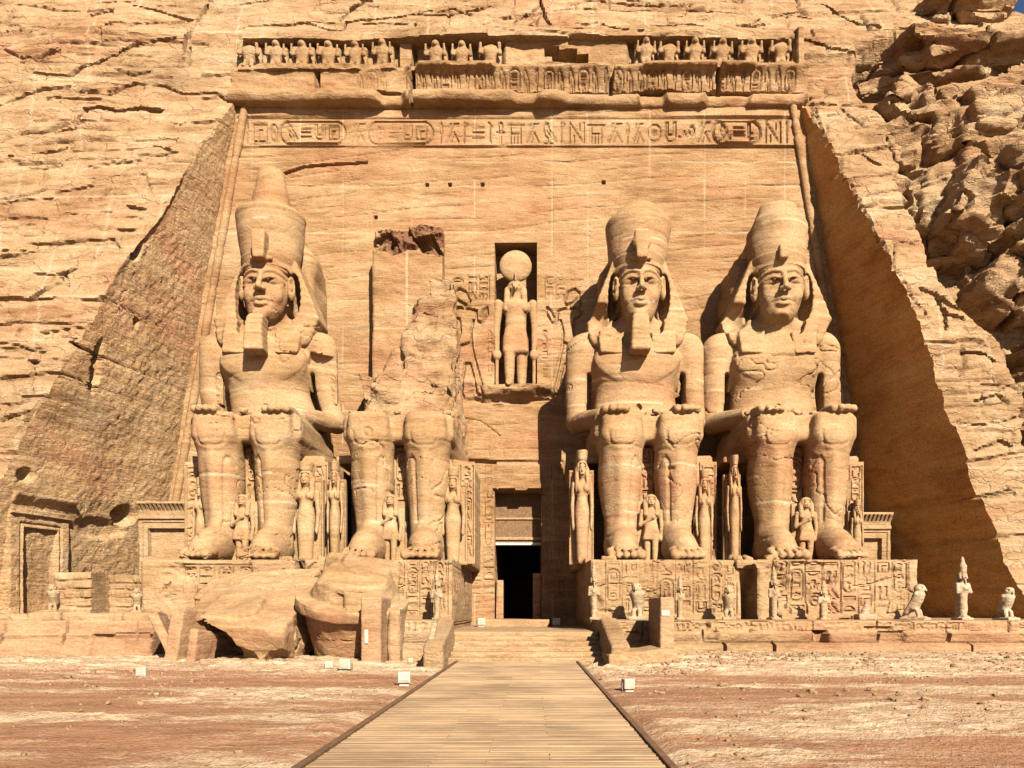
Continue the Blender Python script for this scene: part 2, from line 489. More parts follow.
def stone(name, c_mid, c_lo, c_hi, strat=1.4, bump=0.35, fine=9.0, rough=0.9, streak=0.5, dirt=0.0, tilt=0.0, grain=1.0):
    c_mid, c_lo, c_hi = [(c[0] * ALB, c[1] * ALB * .965, c[2] * ALB * .93) for c in (c_mid, c_lo, c_hi)]
    m = bpy.data.materials.new(name); m.use_nodes = True
    nt = m.node_tree; N = nt.nodes; bs = N['Principled BSDF']
    bs.inputs['Roughness'].default_value = rough
    bs.inputs['Specular IOR Level'].default_value = 0.15
    geo = N.new('ShaderNodeNewGeometry')
    def noise(scale, vec_scale, detail=6, rgh=.6, dist=0):
        mp = N.new('ShaderNodeMapping'); mp.inputs['Scale'].default_value = vec_scale
        mp.inputs['Rotation'].default_value = (0, tilt, 0)
        lnk(nt, geo.outputs['Position'], mp.inputs[0])
        t = N.new('ShaderNodeTexNoise'); t.inputs['Scale'].default_value = scale
        t.inputs['Detail'].default_value = detail; t.inputs['Roughness'].default_value = rgh; t.inputs['Distortion'].default_value = dist
        lnk(nt, mp.outputs[0], t.inputs['Vector']); return t.outputs[0]
    s1 = noise(strat, (.16, .16, 1.0), 8, .68, .4)      # bedding
    s2 = noise(.35, (1, 1, 1), 5, .6)                    # broad patches
    s3 = noise(fine, (1, 1, 1.6), 5, .7)                 # grain
    s4 = noise(strat * 3.6, (.22, .22, 1.0), 5, .65, .5)  # thin beds
    def mth(op, a, b, c=None):
        n = N.new('ShaderNodeMath'); n.operation = op
        for i, v in enumerate([a, b, c]):
            if v is None: continue
            if isinstance(v, (int, float)): n.inputs[i].default_value = v
            else: lnk(nt, v, n.inputs[i])
        return n.outputs[0]
    mixv = mth('ADD', mth('MULTIPLY', s1, .42), mth('ADD', mth('MULTIPLY', s2, .3), mth('MULTIPLY', s4, .28)))
    rp = N.new('ShaderNodeValToRGB'); cr = rp.color_ramp
    cr.elements[0].position = .38; cr.elements[0].color = (*c_lo, 1)
    cr.elements[1].position = .63; cr.elements[1].color = (*c_hi, 1)
    e = cr.elements.new(.50); e.color = (*c_mid, 1)
    lnk(nt, mixv, rp.inputs[0])
    col = rp.outputs[0]
    tint_ = noise(.22, (.5, .5, 1.3), 5, .65, .6)         # pinkish and greyish beds
    def mix(a, b, f, bl='MIX'):
        n = N.new('ShaderNodeMix'); n.data_type = 'RGBA'; n.blend_type = bl
        if isinstance(f, (int, float)): n.inputs[0].default_value = f
        else: lnk(nt, f, n.inputs[0])
        for i, v in ((6, a), (7, b)):
            if isinstance(v, tuple): n.inputs[i].default_value = (*v, 1)
            else: lnk(nt, v, n.inputs[i])
        return n.outputs[2]
    for lo_, hi_, tc in ((.52, .68, (1.0, .84, .86)), (.46, .30, (.93, 1.0, 1.10))):
        q = N.new('ShaderNodeMapRange'); q.inputs[1].default_value = lo_; q.inputs[2].default_value = hi_; lnk(nt, tint_, q.inputs[0])
        col = mix(col, mix(col, tc, 1.0, 'MULTIPLY'), q.outputs[0])
    g = N.new('ShaderNodeMapRange'); g.inputs[1].default_value = .3; g.inputs[2].default_value = .7
    g.inputs[3].default_value = 1 - .28 * grain; g.inputs[4].default_value = 1 + .2 * grain
    lnk(nt, s3, g.inputs[0])
    col = mix(col, g.outputs[0], 1.0, 'MULTIPLY')
    # pale mortar joints and raw broken stone come from the mesh
    ap = N.new('ShaderNodeAttribute'); ap.attribute_name = 'pale'
    col = mix(col, (.37, .30, .20), ap.outputs['Fac'])
    ar = N.new('ShaderNodeAttribute'); ar.attribute_name = 'raw'
    col = mix(col, (.095, .042, .02), ar.outputs['Fac'])
    lnk(nt, col, bs.inputs['Base Color'])
    # small worn hollows and hairline cracks
    vo = N.new('ShaderNodeTexVoronoi'); vo.feature = 'DISTANCE_TO_EDGE'; vo.inputs['Scale'].default_value = .55
    mp = N.new('ShaderNodeMapping'); mp.inputs['Scale'].default_value = (.55, .55, 1.7); mp.inputs['Rotation'].default_value = (0, tilt, 0)
    nz = N.new('ShaderNodeTexNoise'); nz.inputs['Scale'].default_value = 1.3; nz.inputs['Detail'].default_value = 4
    lnk(nt, geo.outputs['Position'], nz.inputs['Vector'])
    va = N.new('ShaderNodeVectorMath'); va.operation = 'MULTIPLY_ADD'; va.inputs[1].default_value = (1.3, 1.3, 1.3)
    lnk(nt, nz.outputs['Color'], va.inputs[0]); lnk(nt, geo.outputs['Position'], va.inputs[2])
    lnk(nt, va.outputs[0], mp.inputs[0]); lnk(nt, mp.outputs[0], vo.inputs['Vector'])
    ck = mth('MULTIPLY', mth('MINIMUM', vo.outputs['Distance'], .03), 1.0 / .03)
    ck = mth('MULTIPLY', ck, streak)
    h = mth('ADD', mth('MULTIPLY', s1, .8), mth('ADD', mth('MULTIPLY', s3, .28), mth('MULTIPLY', s4, .45)))
    h = mth('ADD', h, mth('MULTIPLY', ck, .35))
    b1 = N.new('ShaderNodeBump'); b1.inputs['Strength'].default_value = bump; b1.inputs['Distance'].default_value = .35
    lnk(nt, h, b1.inputs['Height'])
    lnk(nt, b1.outputs[0], bs.inputs['Normal'])
    return m


def plain(name, col, rough=.8, var=.25, scale=6, bump=.1):
    m = bpy.data.materials.new(name); m.use_nodes = True
    nt = m.node_tree; N = nt.nodes; bs = N['Principled BSDF']
    bs.inputs['Roughness'].default_value = rough
    bs.inputs['Specular IOR Level'].default_value = .2
    t = N.new('ShaderNodeTexNoise'); t.inputs['Scale'].default_value = scale; t.inputs['Detail'].default_value = 5
    g = N.new('ShaderNodeNewGeometry'); lnk(nt, g.outputs['Position'], t.inputs['Vector'])
    r = N.new('ShaderNodeValToRGB')
    r.color_ramp.elements[0].position = .3; r.color_ramp.elements[1].position = .7
    r.color_ramp.elements[0].color = tuple(c * (1 - var) for c in col) + (1,)
    r.color_ramp.elements[1].color = tuple(min(1, c * (1 + var)) for c in col) + (1,)
    lnk(nt, t.outputs[0], r.inputs[0]); lnk(nt, r.outputs[0], bs.inputs['Base Color'])
    b = N.new('ShaderNodeBump'); b.inputs['Strength'].default_value = bump; b.inputs['Distance'].default_value = .05
    lnk(nt, t.outputs[0], b.inputs['Height']); lnk(nt, b.outputs[0], bs.inputs['Normal'])
    return m


M = {}
M['facade'] = stone('facade_sandstone', (.44, .262, .122), (.26, .135, .052), (.57, .395, .215), strat=1.2, bump=.6, streak=.25, tilt=.06)
M['statue'] = stone('statue_sandstone', (.47, .295, .145), (.33, .185, .075), (.57, .40, .22), strat=1.3, bump=.30, streak=.45, grain=1.1)
M['cliff'] = stone('cliff_sandstone', (.48, .305, .155), (.27, .145, .058), (.62, .455, .265), strat=1.0, bump=.8, streak=.7, tilt=.12, grain=1.2)
M['rough'] = stone('rough_cut_sandstone', (.56, .355, .175), (.35, .19, .08), (.68, .47, .26), strat=2.6, bump=.6, fine=7.5, streak=.5, grain=1.8)
M['shade_wall'] = stone('banded_sandstone_shade_lift', (.86, .46, .14), (.56, .27, .07), (.96, .60, .22), strat=.9, bump=.6, streak=.3, tilt=.45, grain=1.5)  # banded orange rock, base colour brightened because only bounced light reaches this wall
M['block'] = stone('block_sandstone', (.47, .30, .150), (.30, .175, .078), (.58, .41, .235), strat=1.8, bump=.5, streak=.4)
M['pink'] = stone('pink_sandstone', (.47, .285, .15), (.33, .18, .09), (.55, .37, .205), strat=2.0, bump=.4, streak=.3)
M['white_stone'] = stone('pale_limestone', (.53, .40, .25), (.38, .26, .145), (.62, .50, .345), strat=2.0, bump=.4, streak=.3)
M['pale'] = stone('weathered_limestone', (.50, .355, .205), (.37, .235, .12), (.60, .46, .29), strat=2.0, bump=.4, streak=.3)
M['white_paint'] = plain('white_painted_metal', (.29, .26, .19), .6, .12)
M['metal'] = plain('dark_metal', (.12, .09, .07), .5)
M['dark_wood'] = plain('dark_door_wood', (.10, .055, .025), .8, .35, 9)
M['glass_dark'] = plain('smoked_lamp_glass', (.10, .09, .08), .15, .1)
# ------------------------------------------------------------------ ground: one sheet to the horizon
def axis(segs):
    out = []
    for a, b, st in segs: out += list(np.arange(a, b, st))
    return np.array(out + [segs[-1][1]], np.float32)


def ground():
    xs = axis([(-900, -100, 80), (-100, -40, 8), (-40, -20, 1.2), (-20, 19, .07), (19, 40, 1.2), (40, 100, 8), (100, 900, 80)])
    ys = axis([(-900, -60, 80), (-60, 0, 6), (0, 8, .5), (8, 20, .065), (20, 29.5, .05), (29.5, 50, 1.5), (50, 130, 8), (130, 900, 70)])
    X, Y = xs[:, None], ys[None, :]
    near = sstep(60, 35, np.abs(X)) * sstep(-10, 5, Y) * sstep(32, 29.4, Y)
    z0 = np.zeros((1, 1), np.float32)
    # bare rock in thin shelves that run roughly along the terrace, sand lying in the lows
    q = Y * .55 + 1.5 * fbm(X * .09, Y * .35, z0 + 3, 5) + X * .012 * np.sign(X)
    st = (q - np.floor(q))
    lev = vn(X * .13, Y * .4, np.floor(q) * 3.7)
    step = sstep(0, .10, st) * (1 - st) * .11 * sstep(-.3, .5, lev)
    big = .08 * fbm(X * .12, Y * .35, z0, 4)
    fine = .055 * fbm(X * 1.3, Y * 3.6, z0 + 9, 5, .6) + .03 * fbm(X * 5, Y * 10, z0 + 4, 3, .6)
    rise = .30 * sstep(21.5, 26.5, Y) * sstep(2, 5, X) + .12 * sstep(21.5, 26, Y) * sstep(-4, -7, X)
    rock = sstep(-.20, .16, fbm(X * .2 + 4, Y * .75, z0 + 12, 6, .58) + .22 * fbm(X * 1.6, Y * 5, z0 + 2, 3) - .02 + .25 * sstep(20, 24, Y))
    rock = np.where(Y > 23.0, np.maximum(rock, .75), rock)
    edge_n = fbm(X * .5, Y * 1.2, z0 + 31, 4)
    bands = 0
    for b, w, a in ((21.7, .75, 1.0), (19.6, .4, .6)):          # dark strips of rough reddish ground
        yy = b + .5 * fbm(X * .2, z0 + b, z0, 3) - .10 * np.maximum(X - 3, 0) + .02 * np.minimum(X + 8, 0)
        bands = np.maximum(bands, a * sstep(w, w * .3, np.abs(Y - yy) + .5 * edge_n))
    rock = rock * (1 - .95 * bands)
    gritty = .09 * np.abs(fbm(X * 2.6, Y * 3.4, z0 + 21, 4, .6)) * sstep(21.5, 23, Y) + .07 * bands * np.abs(fbm(X * 3.1, Y * 5, z0 + 11, 3, .6))
    # hollow under the walkway so no hummock pierces the boards
    walk = sstep(2.5, 2.0, np.abs(X + .49)) * sstep(29, 26.3, Y)
    Z = near * (rise + (step + big) * (.35 + .65 * rock) + fine * (.45 + rock * .8) + gritty - .05 - .05 * bands)
    Z = Z * (1 - walk) - .12 * walk
    behind = sstep(28.6, 29.4, Y) * sstep(60, 40, np.abs(X))
    Z = Z - .25 * behind
    nx, ny = len(xs), len(ys)
    V = np.stack(np.broadcast_arrays(X, Y, Z), -1).reshape(-1, 3)
    ix = np.arange(nx * ny).reshape(nx, ny)
    Q = np.stack([ix[:-1, :-1], ix[1:, :-1], ix[1:, 1:], ix[:-1, 1:]], -1).reshape(-1, 4)
    rk = np.broadcast_to(rock, (nx, ny)).ravel()
    m = bpy.data.materials.new('sand_and_bedrock'); m.use_nodes = True
    nt = m.node_tree; N = nt.nodes; bs = N['Principled BSDF']
    bs.inputs['Roughness'].default_value = .95; bs.inputs['Specular IOR Level'].default_value = .1
    g = N.new('ShaderNodeNewGeometry')
    mp = N.new('ShaderNodeMapping'); mp.inputs['Scale'].default_value = (.5, 1.6, 1); lnk(nt, g.outputs['Position'], mp.inputs[0])
    def nz(s, v, d=6):
        t = N.new('ShaderNodeTexNoise'); t.inputs['Scale'].default_value = s; t.inputs['Detail'].default_value = d; t.inputs['Roughness'].default_value = .65
        lnk(nt, v, t.inputs['Vector']); return t.outputs[0]
    n1 = nz(.9, mp.outputs[0], 8); n2 = nz(14, g.outputs['Position'], 4); n3 = nz(2.4, mp.outputs[0], 6)
    def ramp(f, a, b, p0=.3, p1=.7):
        r = N.new('ShaderNodeValToRGB'); r.color_ramp.elements[0].position = p0; r.color_ramp.elements[1].position = p1
        r.color_ramp.elements[0].color = (*a, 1); r.color_ramp.elements[1].color = (*b, 1); lnk(nt, f, r.inputs[0]); return r.outputs[0]
    sand = ramp(n1, (.150, .068, .034), (.262, .135, .070))
    rockc = ramp(n3, (.235, .145, .08), (.38, .285, .18), .36, .64)
    a = N.new('ShaderNodeAttribute'); a.attribute_name = 'rock'
    ad = N.new('ShaderNodeMath'); ad.operation = 'MULTIPLY_ADD'; ad.inputs[1].default_value = 2.0; ad.inputs[2].default_value = -1.0
    lnk(nt, n2, ad.inputs[0])
    s2 = N.new('ShaderNodeMath'); s2.operation = 'ADD'; s2.use_clamp = True; lnk(nt, a.outputs['Fac'], s2.inputs[0]); lnk(nt, ad.outputs[0], s2.inputs[1])
    mx = N.new('ShaderNodeMix'); mx.data_type = 'RGBA'; lnk(nt, s2.outputs[0], mx.inputs[0]); lnk(nt, sand, mx.inputs[6]); lnk(nt, rockc, mx.inputs[7])
    lnk(nt, mx.outputs[2], bs.inputs['Base Color'])
    b = N.new('ShaderNodeBump'); b.inputs['Strength'].default_value = .9; b.inputs['Distance'].default_value = .09
    ah = N.new('ShaderNodeMath'); ah.operation = 'ADD'; lnk(nt, n2, ah.inputs[0]); lnk(nt, n3, ah.inputs[1]); lnk(nt, ah.outputs[0], b.inputs['Height'])
    lnk(nt, b.outputs[0], bs.inputs['Normal'])
    o = build('ground', V, Q, m, sharp=60, attrs={'rock': rk})
    tag(o, kind='structure')


ground()

# ------------------------------------------------------------------ the rock: cliff with the cut-out for the temple front
FY = 44.0
XL = lambda z: -21.33 + .1745 * np.minimum(z, 31)
XR = lambda z: 19.6 - .1652 * np.minimum(z, 31)
PL = np.array([(30.4, -.4), (33.6, 7.2), (38.4, 18.6), (40.3, 22.4), (43.4, 29.5), (44.4, 33.8), (52, 46), (62, 49)])
PR = np.array([(34.0, -.4), (35.3, 4.0), (37.2, 11.5), (38.75, 17.7), (40.05, 21.5), (42.2, 26.0), (43.5, 29.6), (44.6, 33.8), (50, 41), (56, 46), (62, 49)])


def prof(X, z):
    t = sstep(10, 16, X)
    return np.interp(z, PL[:, 1], PL[:, 0]) * (1 - t) + np.interp(z, PR[:, 1], PR[:, 0]) * t


FLARE = .22                       # the side walls open outwards a little
EL = lambda z: XL(z) + .16 * fbm(z * .7, 3.3 + 0 * z, 0 * z, 4) * sstep(30, 27, z) - FLARE * np.maximum(0, FY - np.interp(z, PL[:, 1], PL[:, 0]))     # front edges of the side walls
ER = lambda z: XR(z) + .45 * fbm(z * .55, 1.3 + 0 * z, 0 * z, 5, .6) * sstep(30, 27, z) + FLARE * np.maximum(0, FY - np.interp(z, PR[:, 1], PR[:, 0]))


def onrock(px, py):
    Y = 44.0
    for _ in range(60):
        z = CZ + (HY - py) * Y / F; X = (px - CX) * Y / F
        Y = .6 * Y + .4 * float(prof(X, z))
    return X, z


CRK = [  # pixel polylines traced from the photograph's rock joints: (points, half width, depth)
    ([(86, 110), (100, 107), (115, 111), (135, 106), (158, 108)], .34, 1.3),
    ([(55, 132), (75, 128), (80, 118), (88, 111)], .12, .4), ([(5, 153), (35, 148), (55, 148)], .09, .35),
    ([(75, 75), (100, 60), (118, 52), (135, 43), (150, 38), (172, 34)], .2, .8), ([(182, 48), (184, 32), (198, 18), (206, 4)], .22, .9),
    ([(80, 92), (95, 93), (112, 96)], .14, .5), ([(110, 92), (133, 81), (160, 82), (180, 90), (212, 90), (232, 100)], .1, .4),
    ([(35, 76), (75, 77)], .12, .45), ([(0, 201), (50, 199)], .1, .3), ([(25, 244), (70, 242), (112, 238), (119, 250)], .1, .35),
    ([(0, 301), (58, 299)], .12, .5), ([(70, 344), (82, 350), (100, 347)], .2, .8), ([(45, 334), (98, 326)], .08, .3),
    ([(0, 108), (30, 96), (72, 90)], .09, .35), ([(153, 146), (162, 148), (172, 152)], .09, .4), ([(128, 207), (144, 209)], .15, .7),
    ([(118, 229), (134, 229)], .1, .4), ([(36, 364), (33, 395)], .07, .3), ([(18, 430), (35, 412), (50, 396)], .08, .3), ([(33, 362), (40, 364)], .3, 1.0),
    ([(5, 50), (25, 60), (60, 52)], .08, .3), ([(90, 15), (130, 8), (190, 18)], .1, .4), ([(100, 30), (125, 24)], .1, .5), ([(187, 60), (188, 45)], .08, .4),
    ([(0, 380), (60, 375), (75, 372)], .08, .3), ([(0, 420), (30, 412)], .08, .35), ([(15, 455), (60, 440)], .08, .4), ([(70, 290), (65, 275), (75, 270)], .1, .4),
    ([(60, 215), (110, 214)], .07, .25), ([(85, 165), (150, 160)], .06, .2), ([(148, 175), (150, 195)], .06, .2), ([(35, 300), (62, 283), (62, 278)], .15, .5),
    ([(0, 345), (45, 352)], .09, .3), ([(100, 300), (118, 296)], .12, .5), ([(108, 312), (122, 322)], .14, .6), ([(40, 180), (42, 150)], .05, .2),
    ([(341, 30), (346, 20), (400, 14), (430, 8)], .12, .5), ([(340, 18), (352, 8), (372, 0)], .14, .6), ([(395, 14), (413, 12), (450, 14), (490, 5)], .14, .6), ([(413, 32), (414, 22)], .08, .5),
    ([(512, 20), (528, 14), (541, 4)], .12, .5), ([(540, 0), (545, 17), (555, 32)], .14, .7), ([(555, 34), (600, 33), (640, 38)], .1, .4), ([(240, 28), (300, 22), (341, 29)], .08, .35),
    ([(585, 3), (640, 6), (670, 4)], .08, .3), ([(650, 25), (685, 22), (730, 28)], .14, .6), ([(705, 26), (731, 28)], .18, .8), ([(690, 8), (760, 14), (800, 10)], .1, .4),
    ([(822, 4), (838, 14), (850, 20), (880, 26)], .22, .9), ([(790, 30), (797, 60)], .2, .9), ([(805, 40), (850, 52), (880, 50)], .1, .5), ([(870, 60), (900, 55), (930, 62)], .12, .5),
    ([(812, 96), (830, 150), (860, 200), (895, 270), (925, 320)], .06, .25), ([(885, 140), (905, 170), (915, 195)], .1, .4), ([(897, 185), (920, 225)], .13, .5), ([(935, 295), (945, 315), (962, 318)], .2, .7),
    ([(962, 350), (985, 355), (992, 362)], .18, .7), ([(940, 310), (945, 330)], .14, .6), ([(920, 290), (945, 300), (960, 310)], .12, .5), ([(975, 400), (995, 395), (1010, 402)], .08, .3),
    ([(975, 450), (1000, 440), (1012, 446)], .07, .3), ([(960, 420), (985, 425)], .06, .25), ([(985, 500), (1010, 495)], .08, .3), ([(840, 108), (862, 125)], .08, .3), ([(850, 150), (880, 165)], .08, .3)]
_rc = random.Random(3)
for i in range(64):                                                # short bedding cracks all over the face
    if i < 46: px, py = _rc.uniform(-60, 215), _rc.uniform(0, 470)
    else: px, py = _rc.uniform(230, 800), _rc.uniform(0, 32)
    if px > 237 - (py - 100) * .62 and py > 100: continue
    L = _rc.uniform(8, 45)
    CRK.append(([(px, py), (px + L * .5, py + _rc.uniform(-3, 2)), (px + L, py + _rc.uniform(-7, 3))], _rc.uniform(.045, .09), _rc.uniform(.15, .35)))
CRK = [([onrock(*p) for p in pl], max(w * .5, .085), d * .75) for pl, w, d in CRK]
_cr = np.array([onrock(*p) for p in [(858, 92), (884, 120), (905, 190), (935, 260), (965, 310), (1000, 340), (1016, 400), (1013, 440), (1026, 480), (1034, 560)]])
CREV = lambda z: np.interp(z, _cr[::-1, 1], _cr[::-1, 0])


def cliffD(X, z):
    X, z = np.broadcast_arrays(np.asarray(X, np.float32), np.asarray(z, np.float32))
    y0 = np.zeros_like(X)
    D = .55 * fbm(X * .11, y0, z * .2, 3)
    wx = X + .35 * fbm(X * .5, y0 + 6, z * .5, 3)
    for fz_, fx_, amp, seed, wob in ((.50, .20, .34, 3, 1.0), (1.55, .52, .15, 11, .8), (4.2, 1.3, .05, 23, .7)):
        t = z * fz_ + wob * fbm(X * .10 * (1 + fx_), y0 + seed, z * .16, 4) - X * .05 * fz_
        k = np.floor(t); f = t - k
        bxx = wx * fx_ * (.8 + .5 * vn(k * 5.3, y0 + seed, y0)) + 31.7 * vn(k * 2.9, y0 + seed + 3, y0)
        j = np.floor(bxx); g = bxx - j
        off = vn(j * 3.1 + .5, k * 7.7 + .5, y0 + seed)
        on = sstep(-.25, .25, fbm(X * .12, y0 + seed, z * .16, 3) + .35 * vn(j * 1.7, k * 2.3, y0 + seed + 9))
        D = D + on * amp * (.75 * off + .45 * (f - .5))
        e = np.minimum(np.minimum(f, 1 - f) / fz_, np.minimum(g, 1 - g) / fx_)            # metres to the nearest joint
        cut = np.clip(1.5 - e / .085, 0, 1) * (vn(X * .35, z * .35, y0 + seed + 5) + .55 * on > .38)
        D = D - cut * amp * .55
    D = D + .10 * fbm(X * .5, y0, z * 1.5, 5, .6) + .05 * fbm(X * 2.2, y0 + 4, z * 5, 4, .6)
    for pl, w, d in CRK:
        for (x0, a0), (x1, a1) in zip(pl[:-1], pl[1:]):
            pad = w + .3
            m = (X > min(x0, x1) - pad) & (X < max(x0, x1) + pad) & (z > min(a0, a1) - pad) & (z < max(a0, a1) + pad)
            if not m.any(): continue
            xx, zz = X[m], z[m]
            xx = xx + .12 * fbm(xx * .9, y0[m], zz * .9, 4); zz = zz + .15 * fbm(xx * .8, y0[m] + 7, zz * .8, 4)
            dx, dz = x1 - x0, a1 - a0
            tt = np.clip(((xx - x0) * dx + (zz - a0) * dz) / (dx * dx + dz * dz + 1e-9), 0, 1)
            q = np.hypot(xx - x0 - tt * dx, zz - a0 - tt * dz)
            D[m] = D[m] - d * np.clip((1 - q / (w * (.85 + .5 * vn(xx * .9, y0[m], zz * .9)))) * 1.6, 0, 1)
    # behind the buttress the rock drops back into a crevice
    c = CREV(z)
    D = D - 3.2 * sstep(0, .8, X - c + .9 * fbm(z * .35, X * .2, y0, 4)) * sstep(2.0, 5.0, z) * sstep(34.5, 30.5, z)
    return D


def cliff():
    zs = np.concatenate([np.arange(-.4, 40, .09), np.arange(40, 49.01, .6)]).astype(np.float32)
    VV, QQ, PP = [], [], []; base = 0
    def patch(Xg, z, lip=False):
        nonlocal base
        nz, nx = Xg.shape
        Z = np.broadcast_to(z[:, None], Xg.shape)
        top = np.where(Xg > 20, np.interp(Xg, [20, 26.5, 28.5, 60], [60, 44, 37.2, 36.5]), 60)
        D = cliffD(Xg, Z)
        Y = prof(Xg, Z) - D
        Zc = np.minimum(Z, top); Y = Y + np.maximum(Z - top, 0) * 3.5
        if lip: Y[1:] -= .45 * sstep(34.6, 33.4, Z[1:]) ; Y[0] = 45.6
        V = np.stack([Xg, Y, Zc], -1).reshape(-1, 3)
        ix = base + np.arange(nz * nx).reshape(nz, nx)
        q = np.stack([ix[:-1, :-1], ix[:-1, 1:], ix[1:, 1:], ix[1:, :-1]], -1).reshape(-1, 4)
        # pale filled saw joints of the stone blocks
        pale = np.zeros(Xg.shape, np.float32)
        for k in range(-14, 12):
            xk = k * 3.1 + .9 * math.sin(k * 5.3) + .10 * Z * (-1 if k < 0 else .3)
            pale = np.maximum(pale, np.clip(1.3 - np.abs(Xg - xk) / .05, 0, 1) * (vn(Z * .22 + k * 9.1, Z * 0, Z * 0 + k) > .05))
        for k in range(0, 16):
            zk = 2.0 + k * 2.9 + .5 * math.sin(k * 3.7)
            pale = np.maximum(pale, np.clip(1.3 - np.abs(Z - zk) / .05, 0, 1) * (vn(Xg * .2 + k * 4.7, Z * 0, Z * 0 + k) > .25))
        VV.append(V); QQ.append(q); PP.append(pale.ravel() * .34); base += len(V)
    left = np.concatenate([-np.geomspace(.14, 30, 26)[::-1] - 17.2, np.linspace(-17.2, 0, 186)])
    patch(EL(zs)[:, None] + left[None, :], zs)
    right = np.concatenate([np.arange(0, 12, .09), 12 + np.geomspace(.14, 40, 24)])
    patch(ER(zs)[:, None] + right[None, :], zs)
    zt = zs[zs > 33.05]
    xt = np.linspace(float(EL(33.7)), float(ER(33.7)), 340)
    patch(np.broadcast_to(xt[None, :], (len(zt), 340)).astype(np.float32), zt, True)
    o = build('cliff', np.concatenate(VV), np.concatenate(QQ), M['cliff'], sharp=48, attrs={'pale': np.concatenate(PP)})
    tag(o, kind='structure')


cliff()


def side_wall(side):
    """the dressed rock wall that returns from the cliff face to the temple front"""
    XE = XL if side < 0 else XR
    zs = np.arange(-.4, 34.0, .09).astype(np.float32)
    n = 170
    EE = (EL if side < 0 else ER)(zs)
    yf = prof(EE, zs) - cliffD(EE, zs)
    ye = np.where(zs < 30.5, 44.3, 45.2)
    yf = np.minimum(yf, ye - .1)
    t = np.linspace(0, 1, n, dtype=np.float32)
    Y = yf[:, None] * (1 - t) + ye[:, None] * t
    Z = np.broadcast_to(zs[:, None], Y.shape)
    if side < 0:   # rough pecked surface
        msk = sstep(-.35, .45, fbm(Y * .22, Z * .2, Y * 0 + 13, 4))
        d = .22 * fbm(Y * .3, Z * .3, Y * 0, 4) + msk * .045 * fbm((Y + Z) * 1.3, (Z - Y) * 3.6, Y * 0 + 4, 4) + (.35 + .65 * msk) * .05 * fbm((Y - Z) * 1.4 + 7, (Z + Y) * 4.2, Y * 0 + 9, 4) + .035 * fbm(Y * 6, Z * 6, Y * 0, 3)
    else:          # smoother, with long inclined bedding
        tt = Z * .9 - Y * .55 + .8 * fbm(Y * .15, Z * .15, Y * 0 + 2, 3)
        d = .10 * fbm(Y * .3, Z * .3, Y * 0, 3) + .09 * fbm(tt * 2.2, Y * .12, Y * 0, 5) + .03 * fbm(Y * 3, Z * 3, Y * 0, 3)
    # natural holes and broken hollows
    for (yy, zz, ry, rz, dp) in (((38.6, 19.5, .45, .8, 1.3), (39.6, 16.0, .18, .2, .5), (37.6, 13.2, .3, 1.2, .7), (34.8, 7.6, .4, .3, .4), (41.0, 6.6, .7, .5, .6), (39.5, 5.8, 1.6, .5, .25)) if side < 0 else ((36.0, 13.5, .25, .6, .3), (34.0, 8.5, .3, .3, .25))):
        d = d - dp * sstep(1.2, .6, np.hypot((Y - yy) / ry + .4 * fbm(Y * 1.2, Z * 1.2, Y * 0, 2), (Z - zz) / rz))
    d = d * sstep(0, .06, t)[None, :]
    X = XE(Z) + (EE - XE(zs))[:, None] * ((ye[:, None] - Y) / (ye - yf)[:, None]) + (-side) * d
    V = np.stack([X, Y, Z], -1).reshape(-1, 3)
    ix = np.arange(V.shape[0]).reshape(len(zs), n)
    Q = np.stack([ix[:-1, :-1], ix[:-1, 1:], ix[1:, 1:], ix[1:, :-1]], -1).reshape(-1, 4)
    if side > 0: Q = Q[:, ::-1]
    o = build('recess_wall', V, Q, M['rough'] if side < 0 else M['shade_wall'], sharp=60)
    tag(o, 'rough pecked rock wall left of the temple front with a carved door at its foot' if side < 0 else 'smooth shaded rock wall to the right of the seated statues, banded and dark',
        'rock wall')


side_wall(-1); side_wall(1)


